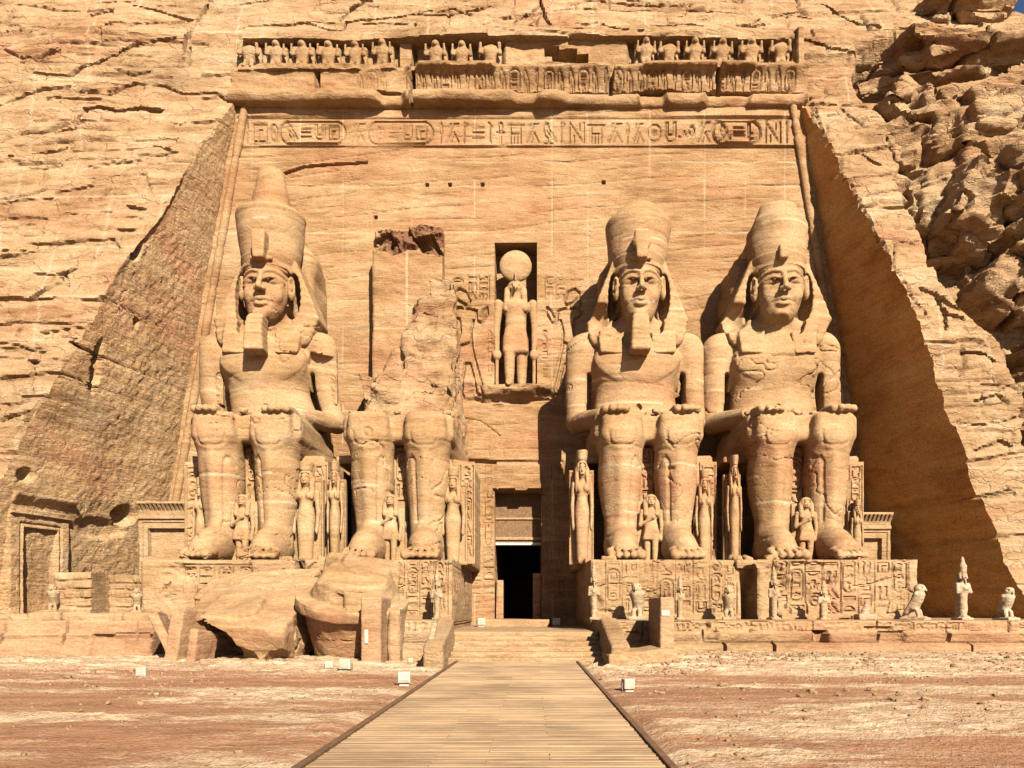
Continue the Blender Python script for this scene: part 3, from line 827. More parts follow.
def cliff_rocks():
    """the big weathered shoulders of rock outside the right wall"""
    def rock(px0, py0, px1, py1, Y, ry, rot, seed, rd):
        c = at((px0 + px1) / 2, (py0 + py1) / 2, Y)
        hx, hz = (px1 - px0) / 2 * Y / F, (py1 - py0) / 2 * Y / F
        r = max(hx, hz) * 1.2 + 1
        v = Vox((c[0] - r, c[1] - ry - 1.5, c[2] - r), (c[0] + r, c[1] + ry + 1.5, c[2] + r), .13)
        rr = random.Random(int(seed * 10))
        v.add(B(c, (hx * .8, ry * .8, hz * .8), rd * .3, (0, rot, 0)), k=.05)
        for _ in range(9):
            o_ = (rr.uniform(-.45, .45) * hx, rr.uniform(-.5, .3) * ry, rr.uniform(-.45, .45) * hz)
            cc, ss = math.cos(rot), math.sin(rot)
            p_ = (c[0] + o_[0] * cc + o_[2] * ss, c[1] + o_[1], c[2] - o_[0] * ss + o_[2] * cc)
            v.add(B(p_, (hx * rr.uniform(.45, .8), ry * rr.uniform(.4, .7), hz * rr.uniform(.2, .45)), rd * .2, (rr.uniform(-.15, .15), rot + rr.uniform(-.14, .14), rr.uniform(-.3, .3))), k=.25)
        V, Q = v.mesh()
        N = normals(V, Q)
        x, y, z = V.T
        cs, sn = math.cos(rot * .8), math.sin(rot * .8)
        zz = z * cs + x * sn
        t = zz * .95 + .9 * fbm(x * .16 + seed, y * .16, z * .2, 3) + seed
        f = t - np.floor(t)
        d = .62 * (f - .6) * sstep(1, .93, f) * (.4 + .9 * sstep(-.3, .5, vn(x * .2, y * .2, np.floor(t) * 5.1)))
        t2 = zz * 3.1 + .8 * fbm(x * .4, y * .4, z * .5 + seed, 3); f2 = t2 - np.floor(t2)
        d = d + .16 * (f2 - .5) * sstep(1, .85, f2) * (vn(x * .5, y * .5, np.floor(t2) * 2.3) > -.2)
        d = d + .40 * fbm(x * .17 + seed, y * .17, z * .26, 3) + .20 * fbm(x * .8, y * .8, z * 1.6 + seed, 5, .6) + .06 * fbm(x * 3, y * 3, z * 6, 3)
        bl = vn(np.floor(x * .6 + .4 * np.sin(np.floor(t2) * 2.1)) * 3.3, np.floor(y * .6) * 2.7, np.floor(t2) * 1.9); d = d + .07 * bl
        q = fbm(x * .22 + 9 + seed, y * .22, z * .3, 3)
        d = d - .8 * np.maximum(0, 1 - np.abs(q) * 20)
        return V + N * d[:, None], Q
    VV, QQ, b = [], [], 0
    for a in ((930, 92, 1130, 152, 43.0, 3.0, R(-10), 1.3, 1.0), (858, 46, 1110, 96, 45.4, 2.6, R(-6), 2.1, .7), (985, 128, 1150, 335, 41.2, 3.2, R(-14), 3.7, 2.0),
              (930, 165, 1005, 268, 41.8, 2.4, R(24), 5.2, 1.2), (1000, 318, 1160, 500, 39.2, 2.6, R(-8), 7.9, 1.2), (905, 8, 992, 48, 48.2, 3.0, R(-4), 9.1, .9), (1022, 480, 1160, 640, 37.0, 2.6, 0, 4.4, 1.0),
              (962, 262, 1030, 330, 41.5, 2.2, R(35), 6.3, .9), (870, 96, 930, 146, 44.3, 2.0, R(32), 8.8, .9), (900, 62, 1170, 335, 43.6, 2.6, R(-13), 2.9, .8)):
        V, Q = rock(*a); VV.append(V); QQ.append(Q + b); b += len(V)
    o = build('cliff_outcrop', np.concatenate(VV), np.concatenate(QQ), M['cliff'], sharp=50)
    tag(o, kind='structure')


cliff_rocks()

# ------------------------------------------------------------------ temple front
fx = lambda px: (px - CX) * FY / F
fz = lambda py: CZ + (HY - py) * FY / F
temple = empty('temple_front', (-.8, FY, 1.3), label='carved sandstone temple front with tall doorway, sign band and baboon frieze', cat='temple')


def under(o, p):
    """keep world placement while parenting to an empty that is not at the origin"""
    o.parent = p
    o.matrix_parent_inverse = Matrix.Translation(p.location).inverted() if p.rotation_euler.z == 0 else p.matrix_basis.inverted()
    return o


def facade():
    rn = random.Random(21)
    X0, Z0 = -21.8, .6
    r = Rel(19.9 - X0, 29.6 - Z0, .06)
    U = lambda px: fx(px) - X0
    W = lambda py: fz(py) - Z0
    r.rough(.10, .16, 1, 4); r.rough(.05, .8, 2, 4, .35); r.rough(.025, 3.5, 3, 3, .3)
    # inclined bedding scars
    t = r.Vv * 1.5 - r.U * .12 + .9 * fbm(r.U * .12, r.Vv * .2, 0 * r.U, 3); f = t - np.floor(t)
    r.d -= (.05 * np.maximum(0, 1 - np.abs(f - .5) * 9) * (vn(r.U * .3, 0 * r.Vv, np.floor(t) * 3.3) > .15)).astype(np.float32)
    # saw joints
    for i, py in enumerate([162, 186, 232, 262, 300, 330, 362, 410, 452, 495, 540, 590]):
        z = W(py)
        for k in range(26):
            a = r.w * k / 26
            if rn.random() < .6: r.line([(a, z + rn.uniform(-.02, .02)), (a + r.w / 26, z + rn.uniform(-.02, .02))], .05, rn.uniform(.10, .42), arr=r.pale)
    for k, px in enumerate([252, 300, 343, 412, 475, 552, 588, 650, 705, 745, 785, 215, 250, 830]):
        x = U(px)
        for a in range(14):
            if rn.random() < .55: r.line([(x, r.h * a / 14), (x + rn.uniform(-.03, .03), r.h * (a + 1) / 14)], .05, rn.uniform(.10, .42), arr=r.pale)
    r.d -= .05 * np.clip(r.pale * 2, 0, 1)
    r.cracks([[(U(285), W(173)), (U(305), W(166)), (U(318), W(165)), (U(366), W(162))]], .09, .3, .03, rn)
    for px, py in ((427, 185), (450, 185), (482, 185), (603, 182), (375, 217)): r.rect(U(px) - .08, W(py) - .08, U(px) + .1, W(py) + .1, -.3)
    # great sign band under the cornice
    z0, z1 = W(147), W(118)
    for z in (z0, z1): r.line([(U(238), z), (U(797), z)], .09, .14)
    h = z1 - z0 - .36; z = z0 + .18
    seq = [('reed', .45), ('box', .9), ('sun', .5), ('C', 0), ('slant', .9), ('C', 1), ('reed', .35), ('slant', .8), ('flag', .5), ('bars', .8), ('was', .4), ('ankh', .6), ('table', 1.0), ('slant', .8), ('bird', .9), ('flag', .5),
           ('nee', 1.0), ('table', 1.1), ('slant', .9), ('reed', .35), ('slant', .7), ('sun', 1.0), ('ka', .7), ('snake', 1.0), ('slant', .8), ('E', 0), ('nee', 1.0), ('reed', .3), ('feather', .4), ('nee', .9), ('owl', .8), ('water', .9), ('reed', .3), ('bird', .9), ('sun', .7), ('slant', .7), ('basket', .9), ('flag', .5), ('man', .8), ('E', 0), ('was', .4), ('owl', .8), ('bars', .7), ('ankh', .5), ('C', 0), ('feather', .4), ('scarab', .7), ('snake', .8), ('leg', .5), ('mouth', .8), ('djed', .5), ('bird', .8), ('hand', .8), ('reed', .3), ('eye', .9)]
    x = U(243)
    for g, w in seq:
        if g in 'CE':
            L = 2.9 * h if g == 'C' else 2.1 * h
            r.line([(a + x, b + z) for a, b in rrect(0, 0, L, h, .45 * h)], .08, .16)
            for i, s in enumerate(['sun' if w else 'bird', 'bars', 'ka', 'box'][:4 if g == 'C' else 3]): r.glyph(s, x + (.28 + .62 * i) * h, z + .15 * h, .5 * h, .7 * h, .06, .12)
            x += L + .25 * h
        else:
            r.glyph(g, x, z + .04 * h, w * h * .72, .92 * h, .06, .13); x += w * h * .74 + .09 * h
        if x > U(790): break
    # two kings in sunk relief, hands raised towards the niche
    zm = lambda a, b: (340 + a / 2.954, 220 + b / 2.954)
    king = [[(338, 215), (352, 203), (372, 212), (384, 238), (378, 252), (368, 248), (352, 240), (340, 228), (338, 215)], [(340, 228), (332, 250), (338, 262)],
            [(332, 272), (350, 258), (366, 262), (384, 262), (402, 268), (404, 296), (418, 306), (436, 276), (434, 258), (424, 266), (414, 286)], [(330, 272), (336, 286), (352, 292), (356, 330), (346, 360), (352, 372), (342, 420), (344, 470), (346, 518), (366, 524), (360, 512), (362, 470), (370, 424), (384, 424), (396, 470), (404, 516), (424, 522), (418, 510), (410, 470), (398, 420), (388, 360), (386, 330), (394, 296)],
            [(352, 372), (372, 366), (388, 360)], [(386, 366), (420, 490)], [(366, 248), (372, 262)]]
    for sgn in (1, -1):
        for pl in king:
            q = [zm(*p) for p in pl]
            if sgn < 0: q = [(1034 - a, b) for a, b in q]
            r.line([(U(a), W(b)) for a, b in q], .09, .21)
        def mx(a): return U(a) if sgn > 0 else U(1034 - a)
        for k, (a, b, c, d) in enumerate([(468, 276, 478, 300), (479, 276, 489, 300), (486, 330, 493, 380), (448, 276, 467, 284)]):
            u0, u1 = sorted((mx(a), mx(c)))
            r.column(u0, W(d), u1, W(b), rn, .055, .1, lines=k < 2, cart=0)
    # signs on the door surround and the wall around it
    for a, c in ((470, 482), (483, 495), (543, 554), (555, 566)): r.column(U(a), W(600), U(c), W(462), rn, .05, .05, lines=True)
    for a in range(474, 572, 15):
        if a < 490 or a > 540: r.column(U(a), W(455), U(a + 14), W(430), rn, .05, .04)
    r.line([(U(470), W(462)), (U(562), W(462))], .12, .15)
    # broken ledges beneath the niche
    q = fbm(r.U * .5, r.Vv * .8, 0 * r.U + 5, 4)
    cx, cz = U(520), W(388)
    q2 = fbm(r.U * 1.6, r.Vv * 2.4, 0 * r.U + 8, 4)
    m = sstep(1.0, .35, np.hypot((r.U - cx) / 2.7, (r.Vv - cz) / .85) + .75 * q + .3 * q2)
    r.d += (m * (.70 + .5 * q + .25 * q2)).astype(np.float32)
    m = sstep(.12, -.05, np.abs(r.Vv - W(401) + .15 * q) - .12) * sstep(U(455), U(470), r.U) * sstep(U(562), U(550), r.U)
    r.d -= (.18 * m).astype(np.float32)
    r.cracks([[(U(455), W(418)), (U(480), W(420)), (U(500), W(436))]], .08, .15, .03, rn)
    r.cracks([[(U(470), W(461)), (U(495), W(462))]], .14, .35, .02, rn)
    # niche and doorway
    r.rect(U(495.5), W(387), U(537), W(243), -1.6)
    r.rect(U(495), W(620) - 2, U(541), W(490.5), -30)
    m = r.win(U(493), W(494), U(543), W(488)); r.d[m] -= (.25 * (fbm(r.U[m[0]] * 1.5, r.Vv[:, m[1]] * 1.5, 0 * r.U[m[0]], 3) > .0))
    o = r.build('carved_wall', (X0, FY, Z0), (1, 0, 0), (0, 0, 1), M['facade'], sharp=40)
    under(o, temple)


facade()


def cornice():
    rn = random.Random(4)
    X0, X1, Z0, Z1 = float(XL(29)) - .2, float(XR(29)) + .2, 29.35, 31.35
    r = Rel(X1 - X0, Z1 - Z0, .055)
    U = lambda px: fx(px) - X0
    v = r.Vv
    bar = np.sqrt(np.maximum(0, 1 - ((v - .33) / .34) ** 2)) * .32 + .30
    bar = np.broadcast_to(bar, r.d.shape)
    cav = .26 + .36 * (np.clip((v - .66) / 1.2, 0, 1)) ** 2.2
    bar = bar + (v < .66) * .20 * sstep(U(575), U(545), r.U)
    pr = np.where(v < .66, bar, cav); pr = np.where(v > 1.86, .64, pr)
    r.d[:] = np.broadcast_to(pr, r.d.shape)
    # signs first, then the wear
    h = 1.05
    x = U(258); i = 0
    while x < U(786):
        g = ['cobra', 'C', 'cobra', 'reed', 'C', 'cobra'][i % 6]; i += 1
        faint = x < U(408)
        if faint and rn.random() < .5: x += .9; continue
        dd = .05 if faint else .11
        s = Rel(.1, .1, .05)
        old = r.d.copy()
        r.d[:] = 0
        if g == 'C':
            r.line([(a + x, b + .74) for a, b in rrect(0, 0, .58, h, .26)], .06, dd); r.glyph(rn.choice(['sun', 'bars', 'bird']), x + .14, 1.25, .3, .4, .05, dd); r.glyph(rn.choice(['bars', 'ka', 'man']), x + .14, .85, .3, .35, .05, dd); w = .68
        else: r.glyph(g, x, .74, .46, h, .06, dd); w = .60
        r.d[:] = old + r.d; x += w
    n = fbm(r.U * .35, r.Vv * .9, 0 * r.U, 4)
    # the roll is knocked off in places
    miss = np.zeros_like(r.d)
    for a, b, s in ((382, 404, 1.0), (566, 640, .45), (640, 668, .8), (668, 700, .25), (706, 752, .75), (752, 800, .35), (515, 540, .6)):
        miss = np.maximum(miss, s * sstep(U(a) - .25, U(a) + .2, r.U + .5 * n) * sstep(U(b) + .25, U(b) - .2, r.U + .5 * n) * (r.Vv < .72 + .2 * n))
    r.d -= (miss * (.55 + .3 * n)).astype(np.float32)
    wear = sstep(U(412), U(404), r.U) * (r.Vv > .7) * .25
    r.d -= (wear * (r.Vv - .6)).astype(np.float32)
    for a, b in ((415, 500), (640, 756)):     # undercut just below the ledge
        m = sstep(U(a), U(a) + .4, r.U + .3 * n) * sstep(U(b), U(b) - .4, r.U + .3 * n) * sstep(1.72, 1.80, r.Vv + .12 * n)
        r.d += (m * .30).astype(np.float32)
    r.d += (.22 * n + .10 * fbm(r.U * 1.3, r.Vv * 2.2, 0 * r.U + 3, 5, .6)).astype(np.float32)
    r.cracks([[(U(413), 0), (U(414), 2.0)], [(U(318), .9), (U(320), 2)], [(U(610), .6), (U(612), 2)], [(U(718), .6), (U(716), 2)]], .09, .3, .04, rn)
    under(r.build('cornice', (X0, FY, Z0), (1, 0, 0), (0, 0, 1), M['facade'], back=2.5, sharp=42), temple)
    # wall behind the baboons
    r = Rel(X1 - X0, 2.75, .07)
    r.rough(.22, .3, 5, 4); r.rough(.12, 1.4, 6, 4); r.rough(.05, 5, 6, 3)
    m = sstep(U(500), U(506), r.U) * sstep(U(632), U(626), r.U); r.d += (m * (.55 + .3 * fbm(r.U * .4, r.Vv * .6, 0 * r.U, 3))).astype(np.float32)
    m = sstep(U(396), U(399), r.U) * sstep(U(414), U(411), r.U); r.d += (m * .45).astype(np.float32)
    m = sstep(U(795), U(800), r.U); r.d += (m * .6).astype(np.float32)
    r.cracks([[(U(413), 0), (U(413.5), 2.7)]], .14, .5, .04, rn)
    r.cracks([[(U(548), 1.5), (U(555), 1.4), (U(572), 1.0), (U(585), .6)]], .15, .5, .1, rn)
    fw_ = under(r.build('frieze_wall', (X0, FY + .75, 31.2), (1, 0, 0), (0, 0, 1), M['facade'], back=1.5, sharp=42), temple)
    # baboons with raised arms
    def baboon(worn):
        v = Vox((-.75, -.6, 0), (.75, .6, 1.75), .05)
        v.add(E((0, 0, .75), (.34, .32, .5)), k=.1)
        v.add(E((0, -.05, 1.02), (.40, .34, .34)), k=.12)
        if not worn: v.add(E((0, -.16, 1.42), (.23, .26, .24)), E((0, -.40, 1.36), (.12, .16, .11)), k=.06).cut(E((-.1, -.4, 1.46), (.05, .06, .04)), E((.1, -.4, 1.46), (.05, .06, .04)))
        for s in (-1, 1):
            v.add(C((s * .33, -.05, 1.1), (s * .52, -.2, .92), .12), C((s * .52, -.2, .92), (s * .50, -.32, 1.36), .10, .08), k=.05)
            v.add(C((s * .18, -.05, .6), (s * .2, -.25, .25), .15, .13), C((s * .2, -.2, .3), (s * .2, -.34, .08), .11), k=.06)
        v.add(B((0, .38, .8), (.62, .22, .85), .15), k=.08).add(E((0, -.02, 1.12), (.46, .34, .28)), k=.12)
        for s in (-1, 1): v.add(E((s * .2, -.3, .1), (.14, .24, .1)), k=.05)
        V, Q = v.mesh(); return weather(V, Q, .075, 2.2, 3 if worn else 1, 0), Q
    src = []
    for wv in (False, True):
        V, Q = baboon(wv); o = build('baboon', V, Q, M['facade'], None, 50); src.append(o)
    used = [False, False]
    for i, px in enumerate([250, 277, 303, 329, 356, 383, 436, 462, 490, 645, 668, 694, 721, 750, 779]):
        w = 1 if px in (250, 490, 668, 779) else 0
        o = src[w] if not used[w] else src[w].copy()
        if used[w]: sc.collection.objects.link(o)
        used[w] = True
        o.location = (fx(px) * 1.005, FY + .12, 31.38 if px < 520 else 31.5)
        o.scale = (rn.uniform(.92, 1.05), 1, rn.uniform(.95, 1.04)); o.rotation_euler = (0, 0, rn.uniform(-.1, .1))
        o.parent = fw_
    # ledge the animals stand on
    for a, b, zz in ((240, 398, 31.55), (412, 502, 31.5), (632, 790, 31.65)):
        r = Rel(fx(b) - fx(a), .26, .06); r.rough(.3, .6, 7, 4); r.rough(.14, 3, 8, 3)
        under(r.build('ledge', (fx(a), FY - .38, zz - .3), (1, 0, 0), (0, 0, 1), M['facade'], back=1.2, sharp=42), temple)


cornice()


def tube(pts, r, n=12):
    V, Q = [], []
    pts = [Vector(p) for p in pts]
    for i, p in enumerate(pts):
        t = (pts[min(i + 1, len(pts) - 1)] - pts[max(i - 1, 0)]).normalized()
        a = t.orthogonal().normalized(); b = t.cross(a)
        rr = r[i] if hasattr(r, '__len__') else r
        for k in range(n):
            an = 2 * math.pi * k / n
            V.append(p + a * math.cos(an) * rr + b * math.sin(an) * rr)
    for i in range(len(pts) - 1):
        for k in range(n):
            Q.append((i * n + k, i * n + (k + 1) % n, (i + 1) * n + (k + 1) % n, (i + 1) * n + k))
    Q.append(tuple(range(n))[::-1]); Q.append(tuple(range((len(pts) - 1) * n, len(pts) * n)))
    return V, Q


for XE, s in ((XL, 1), (XR, -1)):
    rn = random.Random(8 + s)
    zz = np.linspace(1.2, 29.7, 140)
    pts = [(float(XE(z)) + s * .42, FY - .05, z) for z in zz]
    rad = [.22 * (1 - (.3 if rn.random() < .05 else 0)) + .02 * float(vn(z * .8, 0.5, 2.0)) for z in zz]
    V, Q = tube(pts, rad, 14)
    under(build('torus_moulding', V, Q, M['facade'], None, 60), temple)

# wooden screen in the upper doorway
def bx(x0, x1, y0, y1, z0, z1):
    V = [(x, y, z) for x in (x0, x1) for y in (y0, y1) for z in (z0, z1)]
    return V, [(0, 1, 3, 2), (4, 6, 7, 5), (0, 4, 5, 1), (2, 3, 7, 6), (0, 2, 6, 4), (1, 5, 7, 3)]


def multi(name, boxes, mat, parent=None, bevel=0.02):
    V, Q = [], []
    for b in boxes:
        v, q = bx(*b); n = len(V); V += v; Q += [tuple(i + n for i in f) for f in q]
    o = build(name, V, Q, mat, parent, None)
    if bevel:
        m = o.modifiers.new('bevel', 'BEVEL'); m.width = bevel; m.segments = 2; m.limit_method = 'ANGLE'
    return o


dy = FY + 1.3
a, b = fx(494.5), fx(541.5)
pan = under(multi('door_screen', [(a, b - .0, dy, dy + .12, fz(544), fz(488))], M['dark_wood'], bevel=0), temple)
multi('screen_rail', [(a, b, dy - .1, dy + .02, fz(517), fz(515)), (a, b, dy - .12, dy + .03, fz(538), fz(535))], plain('screen_rail_wood', (.20, .12, .06), .7), pan, .02)
multi('screen_sill', [(a, b, dy - .25, dy + .2, fz(543.5), fz(541))], plain('pale_steel', (.30, .28, .24), .4), pan, .02)
for pxa, pxb, top in ((496, 503, 580), (533, 541, 573)):
    r = Rel(fx(pxb) - fx(pxa), fz(top) - 1.0, .05); r.rough(.05, 1.4, pxa, 3)
    under(r.build('door_jamb_block', (fx(pxa), FY + .25, 1.0), (1, 0, 0), (0, 0, 1), M['block'], back=.8, edge=.12), temple)
# ------------------------------------------------------------------ the seated colossi
def yf(x, z):   # depth of the face's front at (x, z)
    return 4.08 - .95 * math.sqrt(max(.02, 1 - (x / 1.10) ** 2 - ((z - 13.4) / 1.62) ** 2))


def chain(v, P, r, k, cut=False):
    for a, b in zip(P[:-1], P[1:]):
        (v.cut if cut else v.add)(C(a, b, r), k=k)


def sy(v, x, z, dflt=1.0):
    """depth of the front surface at (x, z)"""
    i, k = int(round((x - v.lo[0]) / v.h)), int(round((z - v.lo[2]) / v.h))
    c = v.f[i, :, k]; j = int(np.argmax(c < 0))
    if j == 0: return dflt
    a, b = c[j - 1], c[j]
    return float(v.lo[1] + v.h * (j - 1 + a / (a - b)))


def legs(v):
    for s in (-1, 1):
        v.add(C((s * 1.27, 1.12, 5.55), (s * 1.22, 1.4, 1.1), .98, .72), k=.25)
        v.add(B((s * 1.28, 1.5, 6.02), (.91, 1.40, .66), .34), k=.4)
        v.add(E((s * 1.30, 1.75, 3.9), (.90, .90, 1.9)), k=.5)
        v.add(E((s * 1.27, .20, 5.45), (.50, .16, .46)), k=.22)                    # kneecap
        v.add(C((s * 1.27, .30, 4.6), (s * 1.26, .66, 1.7), .16, .10), k=.4)       # shin edge
        v.add(C((s * 1.24, 2.0, .62), (s * 1.33, -.7, .42), .68, .60), k=.3)        # foot
        v.add(E((s * 1.27, .55, .85), (.68, 1.35, .75)), k=.45)
        for i in range(5):
            x = s * (1.33 + (i - 2) * .30)
            ln = [.74, .70, .58, .44, .28][i]
            v.add(C((x, -.9, .42), (x, -1.05 - ln, .24), .20, .22 if i == 0 else .16), k=.05)
            v.cut(E((x, -1.17 - ln, .40), (.10, .12, .06)), k=.03)
            if i: v.cut(C((x - s * .15, -1.0, .5), (x - s * .15, -1.7, .3), .05), k=.05)
        v.add(C((s * 1.28, 1.15, 5.62), (s * 1.55, 6.0, 5.55), 1.0, 1.15), k=.3)
        # incised outline of the kneecap and of the calf muscle
        P = [(-.62, 5.80), (-.61, 5.5), (-.54, 5.25), (-.34, 5.14), (0, 5.12), (.34, 5.14), (.54, 5.25), (.61, 5.5), (.62, 5.80)]
        chain(v, [(s * 1.27 + a, sy(v, s * 1.27 + a, b) - .02, b) for a, b in P], .06, .05, True)
        P = [(-.86, 4.35), (-.75, 4.62), (-.60, 4.68), (-.50, 4.5)] + [(-.48 + .07 * t, 4.2 - 2.3 * t) for t in np.linspace(0, 1, 6)]
        chain(v, [(s * 1.27 + s * a, sy(v, s * 1.27 + s * a, b) - .02, b) for a, b in P], .085, .04, True)
    return v


def torso(v):
    v.add(E((0, 5.5, 6.9), (2.30, 1.6, 1.4)), E((0, 5.4, 8.1), (2.06, 1.25, 2.0)), E((0, 5.3, 10.05), (2.40, 1.42, 1.7)), k=.6)
    for s in (-1, 1):
        v.add(E((s * .98, 4.25, 10.15), (1.05, .20, .66)), k=.6)
        v.add(C((s * 2.70, 5.2, 10.85), (s * 2.94, 5.4, 7.5), .78, .60), k=.25)
        v.add(C((s * .6, 5.2, 11.9), (s * 2.5, 5.25, 11.1), .62, .58), k=.35)
        v.add(C((s * 2.98, 5.5, 7.30), (s * 1.95, 2.5, 6.95), .58, .44, (1, 1, .9)), k=.15)
        v.add(B((s * 1.58, 1.55, 6.76), (.60, 1.0, .24), .2), k=.15)
        for i in range(4):
            x = s * (1.14 + .30 * i); e = [.02, -.10, -.06, .10][i]
            v.add(C((x, 1.25, 6.84), (x, .55 + e, 6.80), .19, .18), C((x, .55 + e, 6.80), (x, .06 + e, 6.72), .18, .17), k=.03)
        v.add(B((s * 1.59, .80, 6.74), (.60, .72, .15), .1), k=.03)
        v.add(C((s * 1.02, 2.0, 6.80), (s * .76, 1.1, 6.68), .18, .15), k=.06)
        v.cut(C((s * 2.34, 5.0, 9.5), (s * 2.34, 5.0, 7.7), .13, .17, (1, 7, 1)), k=.06)     # gap between arm and side
        v.cut(E((s * .95, 3.75, 9.95), (.07, .1, .07)), k=.03)
    v.cut(E((0, 4.14, 7.75), (.14, .16, .18)), k=.06)
    v.add(C((0, 5.0, 10.8), (0, 4.8, 12.4), .95, .85), k=.3)
    return v


def head(v):
    v.add(E((0, 4.8, 13.8), (1.16, 1.4, 1.8)), k=.2)
    v.add(E((0, 4.08, 13.4), (1.08, .95, 1.62)), k=.12)
    v.add(E((0, 4.05, 12.48), (.82, .84, .80)), k=.2)
    v.add(E((0, 3.38, 11.98), (.38, .30, .30)), k=.2)
    y0 = yf(0, 13.4)
    for s in (-1, 1):
        v.add(E((s * .60, 3.50, 12.98), (.34, .26, .38)), k=.25)
        ye = yf(.54, 13.6)
        v.cut(E((s * .55, ye - .10, 13.56), (.47, .30, .25)), k=.10)          # socket
        v.add(E((s * .55, ye + .40, 13.58), (.44, .37, .24)), k=.03)          # eyeball, turned a little downwards
        v.cut(E((s * .55, ye - .06, 13.42), (.36, .24, .11)), k=.08)
        def arc(z0, rise, x0, x1, n, out, r, k, drop=0, cut=False):
            P = []
            for i in range(n + 1):
                t = i / n; x = x0 + (x1 - x0) * t; z = z0 + rise * math.sin(math.pi * (.10 + .84 * t)) - drop * t * t
                P.append((s * x, yf(x, z) - out, z))
            chain(v, P, r, k, cut)
        arc(13.56, .19, .13, 1.02, 7, .055, .07, .02)              # upper lid
        arc(13.46, -.16, .20, .95, 6, -.01, .055, .04)              # lower lid
        arc(13.93, .15, .12, 1.06, 7, .04, .07, .06, .06)
        arc(13.80, .15, .20, 1.00, 7, .03, .045, .04, .06, True)          # brow
        v.add(E((s * .17, y0 - .20, 13.07), (.135, .20, .115)), k=.05)
        v.cut(E((s * .11, y0 - .30, 12.96), (.065, .11, .06)), k=.03)
        v.add(E((s * 1.24, 4.08, 13.50), (.20, .30, .60)), k=.05)      # ear
        v.cut(E((s * 1.36, 3.92, 13.58), (.15, .20, .38)), k=.05)
        v.add(E((s * 1.26, 3.96, 13.46), (.09, .12, .18)), k=.05)
    v.add(C((0, y0 + .06, 13.95), (0, y0 - .40, 13.14), .10, .145), k=.08)
    v.add(E((0, y0 - .34, 13.10), (.13, .18, .12)), k=.05)
    for z, w, r, o in ((12.69, .48, .095, .05), (12.44, .40, .105, .04)):
        P = []
        for i in range(9):
            x = -w + 2 * w * i / 8; q = (x / w) ** 2
            P.append((x, yf(0, 12.6) - .10 - o + .26 * q, z + (-.06 * q if z > 12.6 else .14 * q) + (.03 * abs(math.sin(x * 8)) if z > 12.6 else 0)))
        for (a, b), q in zip(zip(P[:-1], P[1:]), (.5, .75, .95, 1, 1, .95, .75, .5)): v.add(C(a, b, r * q), k=.05)
    P = [(-.52 + .13 * i, yf(0, 12.6) - .21 + .30 * ((-.52 + .13 * i) / .52) ** 2, 12.565 + .03 * ((-.52 + .13 * i) / .52) ** 2) for i in range(9)]
    chain(v, P, .045, .03, True)
    v.cut(E((0, 3.10, 12.20), (.32, .12, .07)), k=.08)
    v.cut(C((0, y0 - .10, 12.98), (0, y0 - .10, 12.84), .05), k=.04)
    return v


LO, HI, RES = (-4.0, -2.6, -.02), (4.0, 7.4, 15.9), .062
base_legs = legs(Vox(LO, HI, RES)).add(B((0, 3.9, 6.05), (2.5, 3.2, .62), .3), k=.12)
base_full = torso(base_legs.copy())
base_full.cut(B((0, -2, -.6), (9, 9, .62)), k=.01)
base_full = head(base_full)


def nemes_vox():
    v = Vox((-3.3, 2.4, 9.6), (3.3, 7.2, 16.2), .062)
    v.add(E((0, 4.85, 14.3), (1.42, 1.62, 1.35)), k=.1)
    v.add(TZ(12.0, 15.0, 2.72, 1.40, 4.30, 6.3, rd=.12), TZ(10.9, 12.3, 2.25, 2.72, 4.28, 6.2, rd=.2), k=.12)
    for s in (-1, 1):
        v.add(TZ(10.35, 12.7, .54, .74, 3.80, 4.7, x=s * 1.30, rd=.06, tilt=.27), k=.22)
        v.add(C((s * 1.20, 4.6, 14.7), (s * 1.55, 4.7, 13.2), .22, .30, (1, 1.3, 1)), k=.2)
    # opening for the face
    v.cut(TZ(11.3, 14.36, .70, 1.26, 1.5, 4.66, rd=.3), k=.05)
    for s in (-1, 1): v.cut(E((s * 1.36, 4.4, 13.2), (.30, 1.25, 1.12)), E((s * .98, 4.4, 12.0), (.38, 1.2, .75)), k=.05)
    # stripes of the cloth, and the brow band
    X, Y, Z = v.ax[0][:, None, None], v.ax[1][None, :, None], v.ax[2][None, None, :]
    v.f += ((np.abs(v.f) < .3) * (Z < 14.2) * .014 * np.sin((Z + .12 * np.abs(X)) * 2 * math.pi / .34)).astype(np.float32)
    v.add(TZ(14.34, 14.62, 1.20, 1.30, 3.16, 4.6, rd=.12), k=.08) if False else None
    return v


nem0 = nemes_vox()
crn = lambda z0, z1, r0, r1, **k: FR((0, 4.9, 0), z0, z1, r0, r1, **k)


